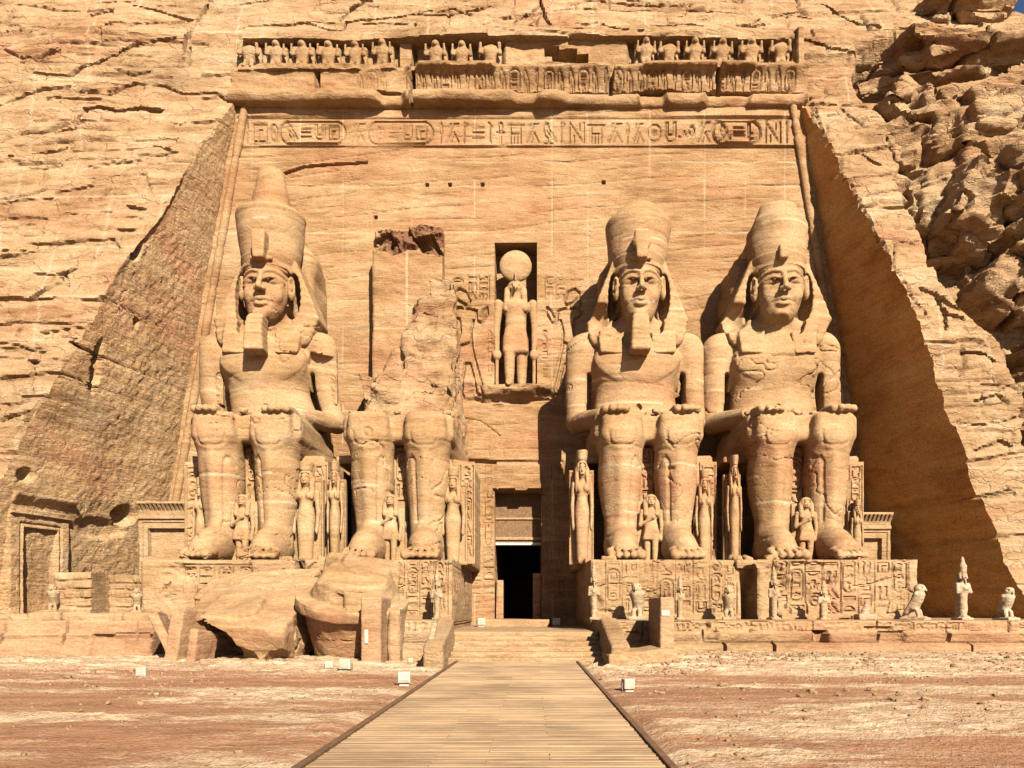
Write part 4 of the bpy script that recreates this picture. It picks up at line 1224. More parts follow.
def colossus(X, label, seed, kind, lean=(0, 0), face=1.0, turn=0.0):
    root = empty('seated_colossus', (X, 35.3, 3.82), label=label, cat='statue', group='giant seated statues', scale=(1, 1, 1.018))

    def sculpt(name, vox, mat, parent=None, sharp=50, **w):
        V, Q = vox.mesh(); V = weather(V, Q, **w)
        z = V[:, 2]
        V[:, 0] += lean[0] * sstep(6.8, 9.0, z) + (lean[1] - lean[0]) * sstep(11.0, 13.0, z)
        q = sstep(11.3, 12.2, z)                        # each head has its own width and turn
        V[:, 0] *= 1 + (face - 1) * q * sstep(15.4, 14.8, z)
        a = R(turn) * q * (name not in ('back_pillar', 'headdress'))
        dx, dy_ = V[:, 0].copy(), V[:, 1] - 4.6
        V[:, 0] = dx * np.cos(a) - dy_ * np.sin(a); V[:, 1] = 4.6 + dx * np.sin(a) + dy_ * np.cos(a)
        pale = np.zeros(len(V))                       # filled saw joints
        for i, zj in enumerate((2.3, 3.9, 7.6, 9.2, 13.0, 16.2)):
            pale = np.maximum(pale, np.clip(1.4 - np.abs(z - zj - .5 * math.sin(seed * 2.1 + i) - .04 * vn(V[:, 0] * .8, V[:, 1] * .8, 0 * z + i)) / .05, 0, 1) * (vn(V[:, 0] * .5 + i, V[:, 1] * .5, 0 * z + seed) > -.2) * .45)
        return build(name, V, Q, mat, parent, sharp, {'pale': pale})
    sm = M['statue']
    w = dict(amp=.05, sc_=.9, seed=seed, strata=.03, sfreq=1.3, calm=(11.8, 12.6), crack=.09)
    rn = random.Random(seed)
    if kind == 'broken':
        v = base_legs.copy().cut(B((0, -2, -.6), (9, 9, .62)), k=.01)
        sculpt('body', v, sm, root, **w)
        # what is left of the torso: a ragged wedge of raw rock leaning on the back slab
        v = Vox((-3.6, 1.6, 4.6), (4.6, 9.4, 17.2), .08)
        v.add(B((0, 6.6, 6.6), (3.1, 2.6, .9), .3), k=.2).add(B((-.4, 7.4, 9.2), (2.3, 1.6, 1.5), .2, (-.2, .1, 0)), B((-1.1, 7.4, 9.4), (1.7, 1.7, 1.5), .2, (-.25, -.25, 0)), B((.5, 8.2, 11.2), (1.3, 1.2, 1.7), .2, (-.1, .35, 0)), k=.3)
        v.add(TZ(6.2, 10.0, 3.2, 1.9, 3.7, 9.2, x=.2, rd=.3, tilt=.30), k=.4)
        v.add(B((1.1, 7.2, 10.6), (1.55, 1.9, 3.2), .2, (-.10, -.16, 0)), B((1.65, 7.6, 12.5), (.95, 1.5, 2.5), .15, (0, -.08, .1)), k=.3)
        v.add(B((2.5, 6.6, 7.1), (.9, 2.4, 2.0), .3, (0, .12, 0)), B((-1.4, 5.6, 8.2), (1.0, 1.6, 1.0), .2, (.3, .3, .2)), k=.3)
        v.cut(B((4.3, 6.5, 10), (2.0, 4, 5.5), .1, (0, -.06, 0)), k=.1)
        v.cut(B((-1.9, 5.0, 12.6), (1.5, 3.4, 2.6), .2, (0, .42, .2)), k=.15)
        V, Q = v.mesh(); V = weather(V, Q, .26, .5, seed, .09, .8)
        x_, y_, z_ = V.T
        lump = np.abs(fbm(x_ * .45 + 3, y_ * .45, z_ * .45, 3)) * .7                    # angular broken faces
        V = V - normals(V, Q) * lump[:, None]
        V = weather(V, Q, .16, 2.1, seed + 1, 0)
        build('broken_torso', V, Q, M['cliff'], root, 40)
        # its back slab, with a raw broken top
        r = Rel(3.75, 8.6, .06); r.rough(.09, .5, 9, 4); r.rough(.04, 3, 9, 3)
        top = 8.1 + .5 * fbm(r.U * .8, 0 * r.Vv, 0 * r.U + 3, 3) - .2 * (r.U > 2.6)
        br = sstep(-.1, .08, r.Vv - top + .75 + .35 * fbm(r.U * 1.5, r.Vv * 1.2, 0 * r.U + 5, 4))
        r.d += (br * (-.55 + .5 * vn(np.floor(r.U * .9 + .5 * r.Vv), np.floor(r.Vv * 1.1 - .3 * r.U), 0 * r.U) + .9 * fbm(r.U * 1.3, r.Vv * 1.3, 0 * r.U, 5, .6))).astype(np.float32)
        r.raw = np.maximum(r.raw, (br * .9 * sstep(-.25, .1, fbm(r.U * .6 + 3, r.Vv * .8, 0 * r.U, 3))).astype(np.float32))
        r.line([(1.85, 0), (1.85, 8)], .05, .5, arr=r.pale); r.line([(0, 3.2), (3.75, 3.2)], .05, .4, arr=r.pale)
        o = r.build('back_slab', (-2.5, 7.5, 9.6), (1, 0, 0), (0, 0, 1), M['facade'], back=1.2, edge=.14); o.parent = root
    else:
        v = base_full.copy()
        if kind == 'nobeard':
            v.cut(E((0, 3.15, 11.5), (.6, .5, .42)), k=.2)
            v.cut(E((1.35, 3.55, 10.3), (.8, .4, .55)), k=.15)
        if kind == 'tall': v.cut(B((2.95, 4.3, 10.0), (.75, .7, .34), .1, (.3, .2, .1)), k=.06)
        if kind == 'worn': v.cut(E((-1.7, 3.5, 6.9), (.5, .5, .2)), k=.2)
        body = sculpt('body', v, sm, root, **w)
        n = nem0.copy()
        if kind != 'tall': n.cut(E((-2.1, 4.4, 12.2), (.6, .8, .7)), k=.25)
        sculpt('headdress', n, sm, root, **w)
        # crown
        v = Vox((-2.1, 2.6, 14.3), (2.1, 7.2, 20.4), .07)
        if kind == 'tall':
            v.add(crn(14.75, 17.35, 1.40, 1.72, rd=.14), k=.1).add(crn(17.1, 18.4, 1.18, .80, rd=.1), crn(18.1, 19.65, .88, .60, rd=.22), k=.25)
            v.cut(B((.9, 3.6, 18.8), (.5, .6, .8), .1, (0, .3, .3)), k=.1)
        elif kind == 'worn':
            v.add(crn(14.7, 17.0, 1.42, 1.60, rd=.2), k=.1).add(E((0.05, 4.9, 16.7), (1.45, 1.5, 1.25)), k=.4)
        else:
            v.add(crn(14.7, 17.0, 1.36, 1.52, rd=.2), k=.1).add(crn(16.5, 17.75, 1.35, 1.12, rd=.25), k=.2)
            v.cut(B((1.5, 4.0, 17.6), (.6, 1.5, .6), .2, (0, -.5, 0)), B((-1.6, 4.0, 17.3), (.5, 1.5, .7), .2, (0, .4, 0)), k=.15)
        v.cut(TZ(13.0, 15.0, 2, 1.0, 2.0, 4.0, rd=.3), k=.2) if False else None
        sculpt('crown', v, sm, root, amp=.07, sc_=.8, seed=seed + 4, strata=.03)
        # brow band under the crown
        v = Vox((-1.7, 2.7, 14.1), (1.7, 6.9, 15.2), .06)
        v.add(FR((0, 4.8, 0), 14.16, 15.0, 1.25, 1.44, rd=.08, sy=1.18), k=.06)
        bb = sculpt('brow_band', v, sm, root, amp=.02, seed=seed, strata=0)
        # cobra on the brow
        v = Vox((-.7, 2.2, 13.9), (.7, 4.0, 16.1), .05)
        if kind == 'nobeard': v.add(B((-.05, 3.18, 14.85), (.22, .30, .36), .12), k=.1).cut(B((.1, 2.9, 15.2), (.3, .3, .2), .05, (0, .5, 0)), k=.05)
        else:
            v.add(TZ(14.42, 15.75, .27, .35, 2.62, 3.40, rd=.09), k=.08)
            if kind == 'worn': v.add(E((0, 2.85, 15.2), (.47, .24, .42)), k=.12)
            v.add(C((-.45, 3.22, 14.62), (.45, 3.22, 14.62), .12), k=.1)
        sculpt('cobra', v, sm, bb, amp=.03, sc_=2, seed=seed, strata=0)
        # ceremonial beard
        if kind != 'nobeard':
            v = Vox((-.9, 2.3, 9.8), (.9, 4.4, 12.6), .055)
            v.add(TZ(10.12, 11.90, .48, .40, 2.74, 3.75, rd=.14, tilt=.05), k=.05)
            X_, Y_, Z_ = v.ax[0][:, None, None], v.ax[1][None, :, None], v.ax[2][None, None, :]
            v.f += ((np.abs(v.f) < .2) * .012 * np.sin(Z_ * 2 * math.pi / .24)).astype(np.float32)
            sculpt('beard', v, sm, root, amp=.03, seed=seed, strata=0)
        # rear pillar up to the crown
        v = Vox((-2.3, 5.4, 5.2), (2.3, 9.3, 18.6), .10)
        if kind == 'tall': v.add(TZ(5.6, 16.2, 2.05, 1.8, 6.1, 9.1, rd=.5), k=.1).add(C((0.4, 7.6, 16.0), (.15, 7.6, 16.9), 1.3, .9, (1, 1.1, 1)), k=.6)
        elif kind == 'worn': v.add(TZ(5.6, 15.2, 2.05, 1.9, 6.0, 9.1, rd=.3), k=.1).add(TZ(14.4, 17.2, 1.85, 1.0, 6.2, 9.1, x=.1, rd=.3), k=.4)
        else: v.add(TZ(5.6, 14.6, 2.1, 2.0, 6.0, 9.1, rd=.3), k=.1).add(B((-.9, 7.4, 14.9), (.95, 1.6, .9), .2), B((.2, 7.2, 16.2), (1.2, 1.5, .8), .2), k=.2)
        sculpt('back_pillar', v, M['facade'], root, amp=.14, sc_=.7, seed=seed + 2, strata=.03)
        # signs on the upper arms
        for s in (-1, 1):
            r = Rel(.62, 1.5, .045)
            r.line([(a, b) for a, b in rrect(.08, .1, .54, 1.4, .2)], .05, .06)
            for i, gname in enumerate(['sun', rn.choice(['bird', 'man']), 'bars']): r.glyph(gname, .17, .95 - .38 * i, .3, .3, .045, .06)
            o = r.build('arm_cartouche', (s * 2.86 - .31, 4.79, 7.75 + .35), (1, 0, 0), (0, -.045, .999), sm, back=.35, edge=.1, sharp=45); o.parent = body
    # throne
    t = Vox((-3.7, 1.6, -.1), (3.7, 9.3, 5.9), .085)
    t.add(B((0, 5.75, 2.55), (3.2, 3.4, 2.55), .12), k=.05)
    if kind != 'tall':      # open gap beside the left leg, between this throne and the next
        t.cut(B((-2.6, 3.0, 2.0), (1.65, {'broken': 2.6, 'worn': 1.9, 'nobeard': 3.9}[kind], 2.75), .1), k=.05)
        if kind == 'worn': t.add(B((-3.0, 4.0, 2.2), (.28, 2.0, 2.3), .08), k=.05)
    if kind != 'broken': t.add(B((0, 7.9, 5.6), (2.6, 1.3, .6), .2), k=.1)
    else: t.cut(E((3.3, 2.4, 5.2), (1.1, 1.3, 1.2)), k=.2)
    sculpt('throne', t, M['statue'], root, amp=.06, sc_=.8, seed=seed + 7, strata=.03)
    # inscribed strip between the shins
    r = Rel(1.02, 5.35, .045); r.rough(.03, 1.2, seed, 3)
    r.column(.14, 1.4, .88, 5.2, rn, .05, .12)
    o = r.build('inscribed_strip', (-.51, 1.75, .02), (1, 0, 0), (0, 0, 1), sm, back=.7, edge=.05); o.parent = root
    # signs on the throne front beside the legs
    for s in ((-1, 1) if kind == 'tall' else (1,)):
        r = Rel(.78, 4.7, .05); r.rough(.03, 1.0, seed + s, 3); r.column(.1, .3, .68, 4.5, rn, .05, .10)
        o = r.build('throne_panel', (s * 2.98 - .39, 2.24, .1), (1, 0, 0), (0, 0, 1), sm, back=.3, edge=.05); o.parent = root
    # pleats of the kilt's front edge
    r = Rel(2.3, .62, .05); r.rough(.03, 1.4, seed, 3)
    for i in range(11): r.line([(.15 + i * .2, .05), (.15 + i * .2, .57)], .045, .05)
    o = r.build('kilt_edge', (-1.15, .80, 5.92), (1, 0, 0), (0, 0, 1), sm, back=.6, edge=.08); o.parent = root
    return root


colossus(-12.95, 'seated colossus with the tall crown stub, leftmost of the four, beard complete', 1, 'tall', (-.38, -.14), .97, 2)
colossus(-6.05, 'broken seated colossus with only its legs and lap left below a ragged stump', 2, 'broken')
colossus(5.3, 'bearded seated colossus with rounded worn crown, just right of the doorway', 3, 'worn', (-.1, 0), .92, -2)
colossus(12.2, 'beardless seated colossus beside the shaded right rock wall', 4, 'nobeard', (-.1, .05), 1.0, -5)


# ------------------------------------------------------------------ small standing figures beside the legs
def figure_vox(kind):
    """a figure 4 m tall at the origin facing -y"""
    v = Vox((-1.0, -.9, -.02), (1.0, .9, 4.9), .036)
    if kind == 'queen':
        v.add(C((0, .05, 1.95), (0, 0, .25), .40, .30, (1, .8, 1)), k=.15)
        for s in (-1, 1): v.add(C((s * .19, .0, 1.9), (s * .17, -.02, .15), .24, .15), k=.08)
        v.cut(C((0, -.45, 1.6), (0, -.45, .2), .12), k=.1)
    else:
        for s in (-1, 1): v.add(C((s * .22, (-.12 if s > 0 else .05), 1.8), (s * .2, (-.2 if s > 0 else .05), .15), .22, .14), k=.08)
        v.add(TZ(1.35, 2.1, .52, .36, -.32, .32, rd=.12), k=.1)
    for s in (-1, 1): v.add(C((s * .19, .05, .12), (s * .2, -.42, .1), .14, .11), k=.06)
    v.add(E((0, .02, 2.15), (.40, .30, .36)), E((0, .02, 2.50), (.32, .25, .4)), E((0, .02, 2.86), (.46, .29, .34)), k=.15)
    for s in (-1, 1):
        if kind == 'queen': v.add(E((s * .2, -.24, 2.86), (.15, .12, .15)), k=.08)
        v.add(C((s * .52, .02, 3.0), (s * .60, .02, 2.2), .145, .11), k=.08)
        if kind == 'prince' and s < 0: v.add(C((s * .6, .0, 2.25), (.05, -.33, 2.6), .11, .09), k=.06).add(E((.1, -.36, 2.65), (.12, .1, .1)), k=.05)
        else: v.add(C((s * .60, .02, 2.2), (s * .56, -.06, 1.55), .11, .085), k=.05).add(E((s * .55, -.08, 1.42), (.09, .12, .16)), k=.06)
    v.add(C((0, .02, 3.0), (0, .0, 3.35), .16), k=.08)
    v.add(E((0, -.06, 3.55), (.24, .25, .32)), k=.05)
    v.add(C((0, -.28, 3.62), (0, -.33, 3.50), .035, .05), k=.03)
    for s in (-1, 1):
        v.cut(E((s * .1, -.31, 3.61), (.07, .05, .035)), k=.03)
        v.add(C((s * .10, -.30, 3.69), (s * .18, -.26, 3.67), .025), k=.02)
        v.add(E((s * .25, -.02, 3.55), (.05, .07, .1)), k=.02)
    v.add(C((-.08, -.30, 3.40), (.08, -.30, 3.40), .035), k=.03)
    return v


def wig_vox(kind):
    v = Vox((-.8, -.6, 2.6), (.8, .7, 5.0), .036)
    v.add(E((0, .04, 3.66), (.35, .36, .34)), k=.05)
    for s in (-1, 1): v.add(C((s * .33, .02, 3.55), (s * .30, -.14, 2.85), .13, .16), k=.1)
    v.add(C((0, .25, 3.5), (0, .25, 2.8), .25), k=.1)
    v.cut(TZ(3.05, 3.80, .21, .22, -.9, -.1, rd=.08), k=.04)
    if kind == 'queen': v.add(FR((0, .02, 0), 3.9, 4.3, .30, .36, rd=.05), k=.03)
    return v


fig_src = {}
for kind in ('queen', 'prince'):
    root = empty('standing_figure', (0, 0, 0))
    sculpt('body', figure_vox(kind), M['statue'], root, amp=.02, sc_=2.5, seed=5, strata=0)
    sculpt('wig', wig_vox(kind), M['statue'], root, amp=.02, sc_=2.5, seed=6, strata=0)
    r = Rel(1.5, 3.6, .06); r.rough(.04, 1.2, 4, 3)
    if kind == 'queen': r.line([(.1, .1), (.1, 3.5), (1.4, 3.5), (1.4, .1)], .05, .08)
    o = r.build('back_slab', (-.75, .28, 0.02), (1, 0, 0), (0, 0, 1), M['statue'], back=.3, edge=.06); o.parent = root
    fig_src[kind] = [root, False]


def figure(kind, px, pyb, pyt, Y, label, wide=1.0, rz=0.0, group='small figures carved beside the colossal legs'):
    src, used = fig_src[kind]
    o = copy_tree(src) if used else src
    fig_src[kind][1] = True
    x, y, z = at(px, pyb, Y); zt = at(px, pyt, Y)[2]
    s = (zt - 3.82) / (4.3 if kind == 'queen' else 4.0)
    o.location = (x, Y, 3.82); o.scale = (s * wide, s, s); o.rotation_euler = (0, 0, rz)
    tag(o, label, 'statue', group)
    return o


figure('prince', 242.5, 556, 494, 36.1, 'small figure between the shins of the tall crowned colossus')
figure('queen', 306, 556, 462, 36.9, 'slim standing queen just right of the tall crowned colossus, on its throne front', 0.85)
figure('queen', 201, 556, 478, 36.9, 'figure half hidden left of the tall crowned colossus, by its outer leg', 0.6)
figure('prince', 390.5, 556, 494, 36.1, 'small worn figure between the shins of the broken colossus')
figure('queen', 335, 556, 462, 36.9, 'narrow figure in the gap between two thrones, just left of the broken colossus', 0.5)
figure('queen', 453, 558, 468, 36.6, 'wigged standing queen right of the broken colossus, at the passage to the doorway', 0.8)
figure('queen', 582, 558, 451, 36.5, 'tall wigged queen left of the worn-crown colossus, at the passage to the doorway', 0.62)
figure('prince', 651, 556, 494, 36.1, 'small figure between the shins of the worn-crown bearded colossus')
figure('queen', 704, 556, 470, 36.7, 'slim queen right of the worn-crown colossus, against the front of its throne', 0.6)
figure('queen', 734, 556, 456, 36.6, 'narrow standing figure left of the beardless colossus, in the dark gap', 0.45)
figure('prince', 806, 555, 497, 36.1, 'small figure between the shins of the beardless colossus')
figure('queen', 857, 556, 500, 37.2, 'small half hidden figure behind the outer shin of the beardless colossus', 0.6)


# ------------------------------------------------------------------ the falcon-headed god in the niche
def niche_god():
    g = empty('niche_statue', (fx(515.5), FY + .15, fz(389)), label='falcon-headed standing god with a sun disc in the niche above the doorway', cat='statue')
    v = Vox((-1.5, -1.0, -.02), (1.5, 1.0, 6.4), .045)
    for s in (-1, 1):
        y = -.35 if s < 0 else .1
        v.add(C((s * .34, y * .3, 2.7), (s * .33, y, .25), .36, .24), C((s * .33, y + .1, .2), (s * .35, y - .65, .15), .22, .16), k=.12)
    v.add(TZ(1.9, 3.35, .74, .58, -.5, .5, rd=.2), k=.15)
    v.add(E((0, 0, 3.5), (.60, .42, .5)), E((0, 0, 3.95), (.56, .4, .6)), E((0, 0, 4.5), (.82, .46, .5)), k=.2)
    for s in (-1, 1):
        v.add(C((s * .95, 0, 4.7), (s * 1.06, .02, 3.4), .26, .20), C((s * 1.06, .02, 3.4), (s * 1.03, -.12, 2.3), .20, .16), k=.08).add(E((s * 1.02, -.15, 2.1), (.16, .2, .24)), k=.06)
    v.add(C((0, 0, 4.8), (0, 0, 5.3), .3), E((0, -.08, 5.55), (.33, .40, .34)), k=.1)
    v.add(C((0, -.35, 5.52), (0, -.62, 5.40), .16, .06), C((0, -.62, 5.42), (0, -.66, 5.26), .07, .03), k=.05)
    for s in (-1, 1): v.cut(E((s * .23, -.36, 5.6), (.09, .08, .08)), k=.03)
    sculpt('body', v, M['statue'], g, amp=.03, sc_=1.6, seed=9, strata=0)
    v = Vox((-1.0, -.8, 4.0), (1.0, 1.0, 6.1), .045)
    v.add(E((0, .1, 5.65), (.46, .46, .38)), k=.05)
    for s in (-1, 1): v.add(C((s * .45, .05, 5.5), (s * .52, -.25, 4.35), .17, .17), k=.1)
    v.add(C((0, .32, 5.6), (0, .35, 4.4), .45), k=.1).cut(TZ(4.0, 5.72, .27, .30, -1.2, -.15, rd=.1), k=.04)
    sculpt('wig', v, M['statue'], g, amp=.02, sc_=2, seed=4, strata=0)
    v = Vox((-1.1, -.5, 5.6), (1.1, .6, 7.9), .045)
    v.add(FR((0, 0, 0), -.2, .2, .86, .86, rd=.12), k=.05)
    v = Vox((-1.1, -.6, 5.6), (1.1, .7, 7.9), .045); v.add(E((0, .1, 6.85), (.90, .34, .88)), k=.05).add(C((0, -.25, 5.95), (0, -.30, 6.35), .07, .05), k=.05)
    sculpt('sun_disc', v, M['statue'], g, amp=.02, sc_=1.5, seed=2, strata=0)
    for s in (-1, 1):
        v = Vox((s * 1.02 - .35, -.75, -.02), (s * 1.02 + .35, .3, 2.4), .045)
        v.add(C((s * 1.02, -.2, 2.0), (s * 1.02, -.2, 0.1), .10), k=.05).add(E((s * 1.02, -.25, 1.85), (.26, .2, .3)), k=.1)
        sculpt('staff', v, M['statue'], g, amp=.02, sc_=2, seed=3, strata=0)
    return g


niche_god()
# ------------------------------------------------------------------ pedestals
rnp = random.Random(77)


def pedestal(x0, x1, label, cols, seed, z0=1.15, z1=3.82, yfr=32.9):
    root = empty('statue_pedestal', ((x0 + x1) / 2, yfr, z0), label=label, cat='pedestal', group='inscribed statue pedestals')
    r = Rel(x1 - x0, z1 - z0, .045)
    r.rough(.10, .4, seed, 4); r.rough(.05, 2, seed + 1, 4); r.rough(.02, 7, seed + 2, 2)
    rn = random.Random(seed)
    for a, b, c, e in cols: r.column(a - x0, c - z0, b - x0, e - z0, rn, .05, .11, cart=.35)
    if cols:
        a, b = cols[0][0] - x0, cols[-1][1] - x0
        r.line([(a, cols[0][3] - z0 + .05), (b, cols[0][3] - z0 + .05)], .05, .1)
    n = fbm(r.U * .7 + seed, r.Vv * .9, 0 * r.U, 4)
    r.d -= (sstep(.15, .5, n) * .22).astype(np.float32)
    for i in range(7):
        a = rn.uniform(0, r.w); b = rn.uniform(0, r.h); r.cracks([[(a, b), (a + rn.uniform(-.6, .9), b + rn.uniform(-.4, .4)), (a + rn.uniform(-1, 1.2), b + rn.uniform(-.5, .5))]], .05, .14, .06, rn)
    under(r.build('inscribed_block', (x0, yfr, z0), (1, 0, 0), (0, 0, 1), M['block'], back=11.2, edge=.16, sharp=42), root)
    return root


C4 = lambda xs, a, b: [(p, q, a, b) for p, q in zip(xs[:-1], xs[1:])]
p1 = pedestal(-16.1, -9.8, 'wide worn pedestal with four short sign columns, under the tall crowned colossus', [(-14.4, -13.85, 2.6, 3.55), (-13.8, -13.2, 2.2, 3.6), (-12.95, -12.4, 2.9, 3.6), (-12.1, -11.6, 2.9, 3.6)], 31)
p2 = pedestal(-9.4, -3.3, 'inscribed pedestal under the broken colossus, partly hidden by a fallen stone drum', C4([-5.75, -5.2, -4.65, -4.1, -3.5], 1.5, 3.8), 41)
p3 = pedestal(2.43, 8.6, 'densely inscribed pedestal under the worn-crown colossus, right of the doorway passage', C4([3.0, 3.7, 4.4, 5.15, 5.9, 6.6, 7.3, 7.9, 8.4], 1.6, 3.85), 51)
p4 = pedestal(9.28, 15.9, 'densely inscribed pedestal under the beardless colossus, at the right end', C4([9.9, 10.6, 11.3, 12.0, 12.7, 13.4, 14.1, 14.8, 15.5], 1.6, 3.8), 61)
for p, xx, s in ((p2, -3.3, 1), (p3, 2.43, -1)):
    r = Rel(9.5, 2.6, .06); r.rough(.05, .8, 3, 3)
    r.line([(.2, .7), (9.3, .7)], .05, .06); r.line([(.2, 2.3), (9.3, 2.3)], .05, .06)
    for k in range(11):      # row of bound captives
        for pl in G['man']: r.line([(.3 + k * .85 + .8 * a, .8 + 1.4 * b) for a, b in pl], .06, .09)
    o = r.build('captive_relief', (xx + s * .02, 33.4 if s > 0 else 42.9, 1.25), (0, s, 0), (0, 0, 1), M['block'], back=.25, sharp=42); under(o, p)
v = Vox((8.3, 32.5, 3.1), (9.6, 34.6, 4.0), .05)
v.add(B((8.95, 33.6, 3.62), (.55, .72, .18), .05), k=.05).cut(E((8.9, 33.0, 3.4), (.22, .6, .2)), E((9.12, 33.0, 3.35), (.1, .6, .3)), k=.03)
under(sculpt('bridging_slab', v, M['block'], None, amp=.1, sc_=2.2, seed=4, strata=0), p4)


# ------------------------------------------------------------------ terrace
def terrace(x0, x1, yfr, label, prof_, signs, seed, mat='block', zb=-.35, back=16.3, broken=()):
    root = empty('terrace_wall', ((x0 + x1) / 2, yfr, 0), label=label, cat='terrace wall')
    z1 = 1.36
    r = Rel(x1 - x0, z1 - zb, .045)
    zz = r.Vv + zb
    r.d[:] = np.broadcast_to(np.interp(zz, prof_[0], prof_[1]), r.d.shape)
    n = fbm(r.U * .45 + seed, r.Vv * 1.2, 0 * r.U, 4)
    rn = random.Random(seed)
    if signs:
        s = Rel(x1 - x0, z1 - zb, .045)
        s.row(.3, .98 - zb, x1 - x0 - .2, 1.32 - zb, rn, .04, .08, cart=.15)
        r.d += s.d * (.4 + .6 * sstep(.2, -.1, n))
    for a, b, lo, hi, dp in broken:
        m = sstep(a - x0 - .1, a - x0 + .1, r.U + .2 * n) * sstep(b - x0 + .1, b - x0 - .1, r.U + .2 * n) * (zz > lo + .1 * n) * (zz < hi + .1 * n)
        r.d -= (m * (dp + .12 * n)).astype(np.float32)
    r.d += (.05 * n + .03 * fbm(r.U * 3, r.Vv * 4, 0 * r.U + seed, 4)).astype(np.float32)
    x = 0
    while x < r.w:
        x += rn.uniform(1.3, 2.8); r.cracks([[(x, (.62 if rn.random() < .5 else .95) - zb), (x + .03, 1.36 - zb)]], .035, .12, .02, rn)
        if rn.random() < .5: r.cracks([[(x + .7, 0), (x + .72, .55 - zb)]], .035, .1, .02, rn)
    under(r.build('coping', (x0, yfr, zb), (1, 0, 0), (0, 0, 1), M[mat], back=back, edge=.05, sharp=42), root)
    return root


PRF = ([-.4, .50, .53, .60, .64, .80, .93, .96, 1.4], [.42, .40, .40, .02, .10, .16, .20, .02, 0.0])
terrace(2.5, 24, 28.0, 'long terrace wall with a carved sign band, right of the boardwalk', PRF, True, 3,
        broken=((3.3, 6.5, .62, .95, .15), (9.9, 10.3, .6, 1.0, .4), (12.2, 13.0, .6, .95, .2), (11.7, 12.6, .93, 1.15, .12), (5.2, 6.2, 1.1, 1.4, .15)))
PRL = ([-.4, .12, .14, .66, .69, .90, .94, 1.4], [.55, .55, .34, .32, .18, .24, .04, 0])
terrace(-26, -13.2, 28.0, 'low terrace wall with smooth pinkish base course at the far left', PRL, False, 5, 'pink', broken=((-15.3, -13.2, .1, .9, .2),))
terrace(-5.7, -3.35, 28.0, 'short inscribed terrace piece left of the steps, between two leaning slabs', PRF, True, 9)
terrace(-13.2, -5.7, 31.6, 'shadowed terrace piece behind the two fallen boulders', PRL, False, 7, back=12.5)


def rough_block(name, x0, x1, y0, y1, z0, z1, label, cat, mat='block', seed=0, edge=.1, amp=.08, group=None, courses=0):
    r = Rel(x1 - x0, z1 - z0, .05)
    r.rough(amp, 1.0, seed, 4); r.rough(amp * .5, 4, seed + 1, 3)
    rn = random.Random(seed)
    if courses:
        for k in range(1, courses):
            r.cracks([[(0, r.h * k / courses + rn.uniform(-.08, .08)), (r.w, r.h * k / courses + rn.uniform(-.08, .08))]], .04, .07, .04, rn)
            for i in range(3):
                a = rn.uniform(0, r.w); r.cracks([[(a, r.h * k / courses), (a, r.h * (k + 1) / courses)]], .035, .05, .04, rn)
    o = r.build(name, (x0, y0, z0), (1, 0, 0), (0, 0, 1), M[mat], back=y1 - y0, edge=edge, sharp=42)
    return tag(o, label, cat, group)


v = Vox((-26.4, 27.8, .9), (-13.2, 29.4, 2.1), .07)
xx = -26.0; k = 0
while xx < -14.2:
    L = rnp.uniform(1.2, 2.4); v.add(B((xx + L / 2, 28.55, 1.36), (L / 2 - .02, .42, .28 + rnp.uniform(-.03, .03)), .10, (0, rnp.uniform(-.03, .03), 0)), k=.03); xx += L
tag(sculpt('parapet', v, M['block'], None, amp=.14, sc_=1.4, seed=3, strata=0), 'low parapet of rounded pale blocks along the left terrace', 'parapet')
rough_block('stone_block', -14.45, -13.45, 28.2, 29.2, 1.05, 1.66, 'squared block at the right end of the rounded parapet, under a falcon', 'stone block', seed=8)
rough_block('low_wall', -20.4, -18.75, 34.0, 35.2, 1.2, 3.35, 'ruined pier of coursed stones beside the carved side door', 'low wall', seed=12, courses=6, edge=.16, amp=.16)
rough_block('low_wall', -17.75, -16.25, 33.4, 36.5, 1.2, 3.2, 'ruined pier of coursed stones against the left pedestal', 'low wall', seed=14, courses=6, edge=.16, amp=.16)


# stone shrine left of the tall colossus, a second one in the shade on the right
def shrine(x0, x1, y, z1, label, seed):
    root = empty('stone_shrine', ((x0 + x1) / 2, y, 1.2), label=label, cat='shrine')
    h = z1 - 1.2
    r = Rel(x1 - x0, h, .05)
    v = r.Vv - h
    r.d[:] = np.broadcast_to(np.interp(v, [-9, -.82, -.80, -.62, -.60, -.42, -.1, 0], [0, 0, .12, .12, 0, .05, .34, .36]), r.d.shape)
    r.d[r.win(.45, h - 2.6, r.w - .45, h - 1.25)] -= .28
    r.line([(.2, h - 2.7), (.2, h - 1.0), (r.w - .2, h - 1.0), (r.w - .2, h - 2.7)], .05, .07)
    for i in range(1, int(r.w / .2)): r.line([(i * .2, h - .38), (i * .2, h - .16)], .045, .035)
    r.rough(.06, 1, seed, 4); r.rough(.03, 4, seed, 3)
    under(r.build('shrine_front', (x0, y, 1.2), (1, 0, 0), (0, 0, 1), M['block'], back=4, edge=.08, sharp=42), root)


shrine(-19.0, -16.0, 38.6, 6.95, 'small stone shrine with cornice and sunk panel, left of the tall crowned colossus', 5)
shrine(16.15, 17.95, 40.0, 6.6, 'small stone shrine in deep shade right of the beardless colossus', 6)

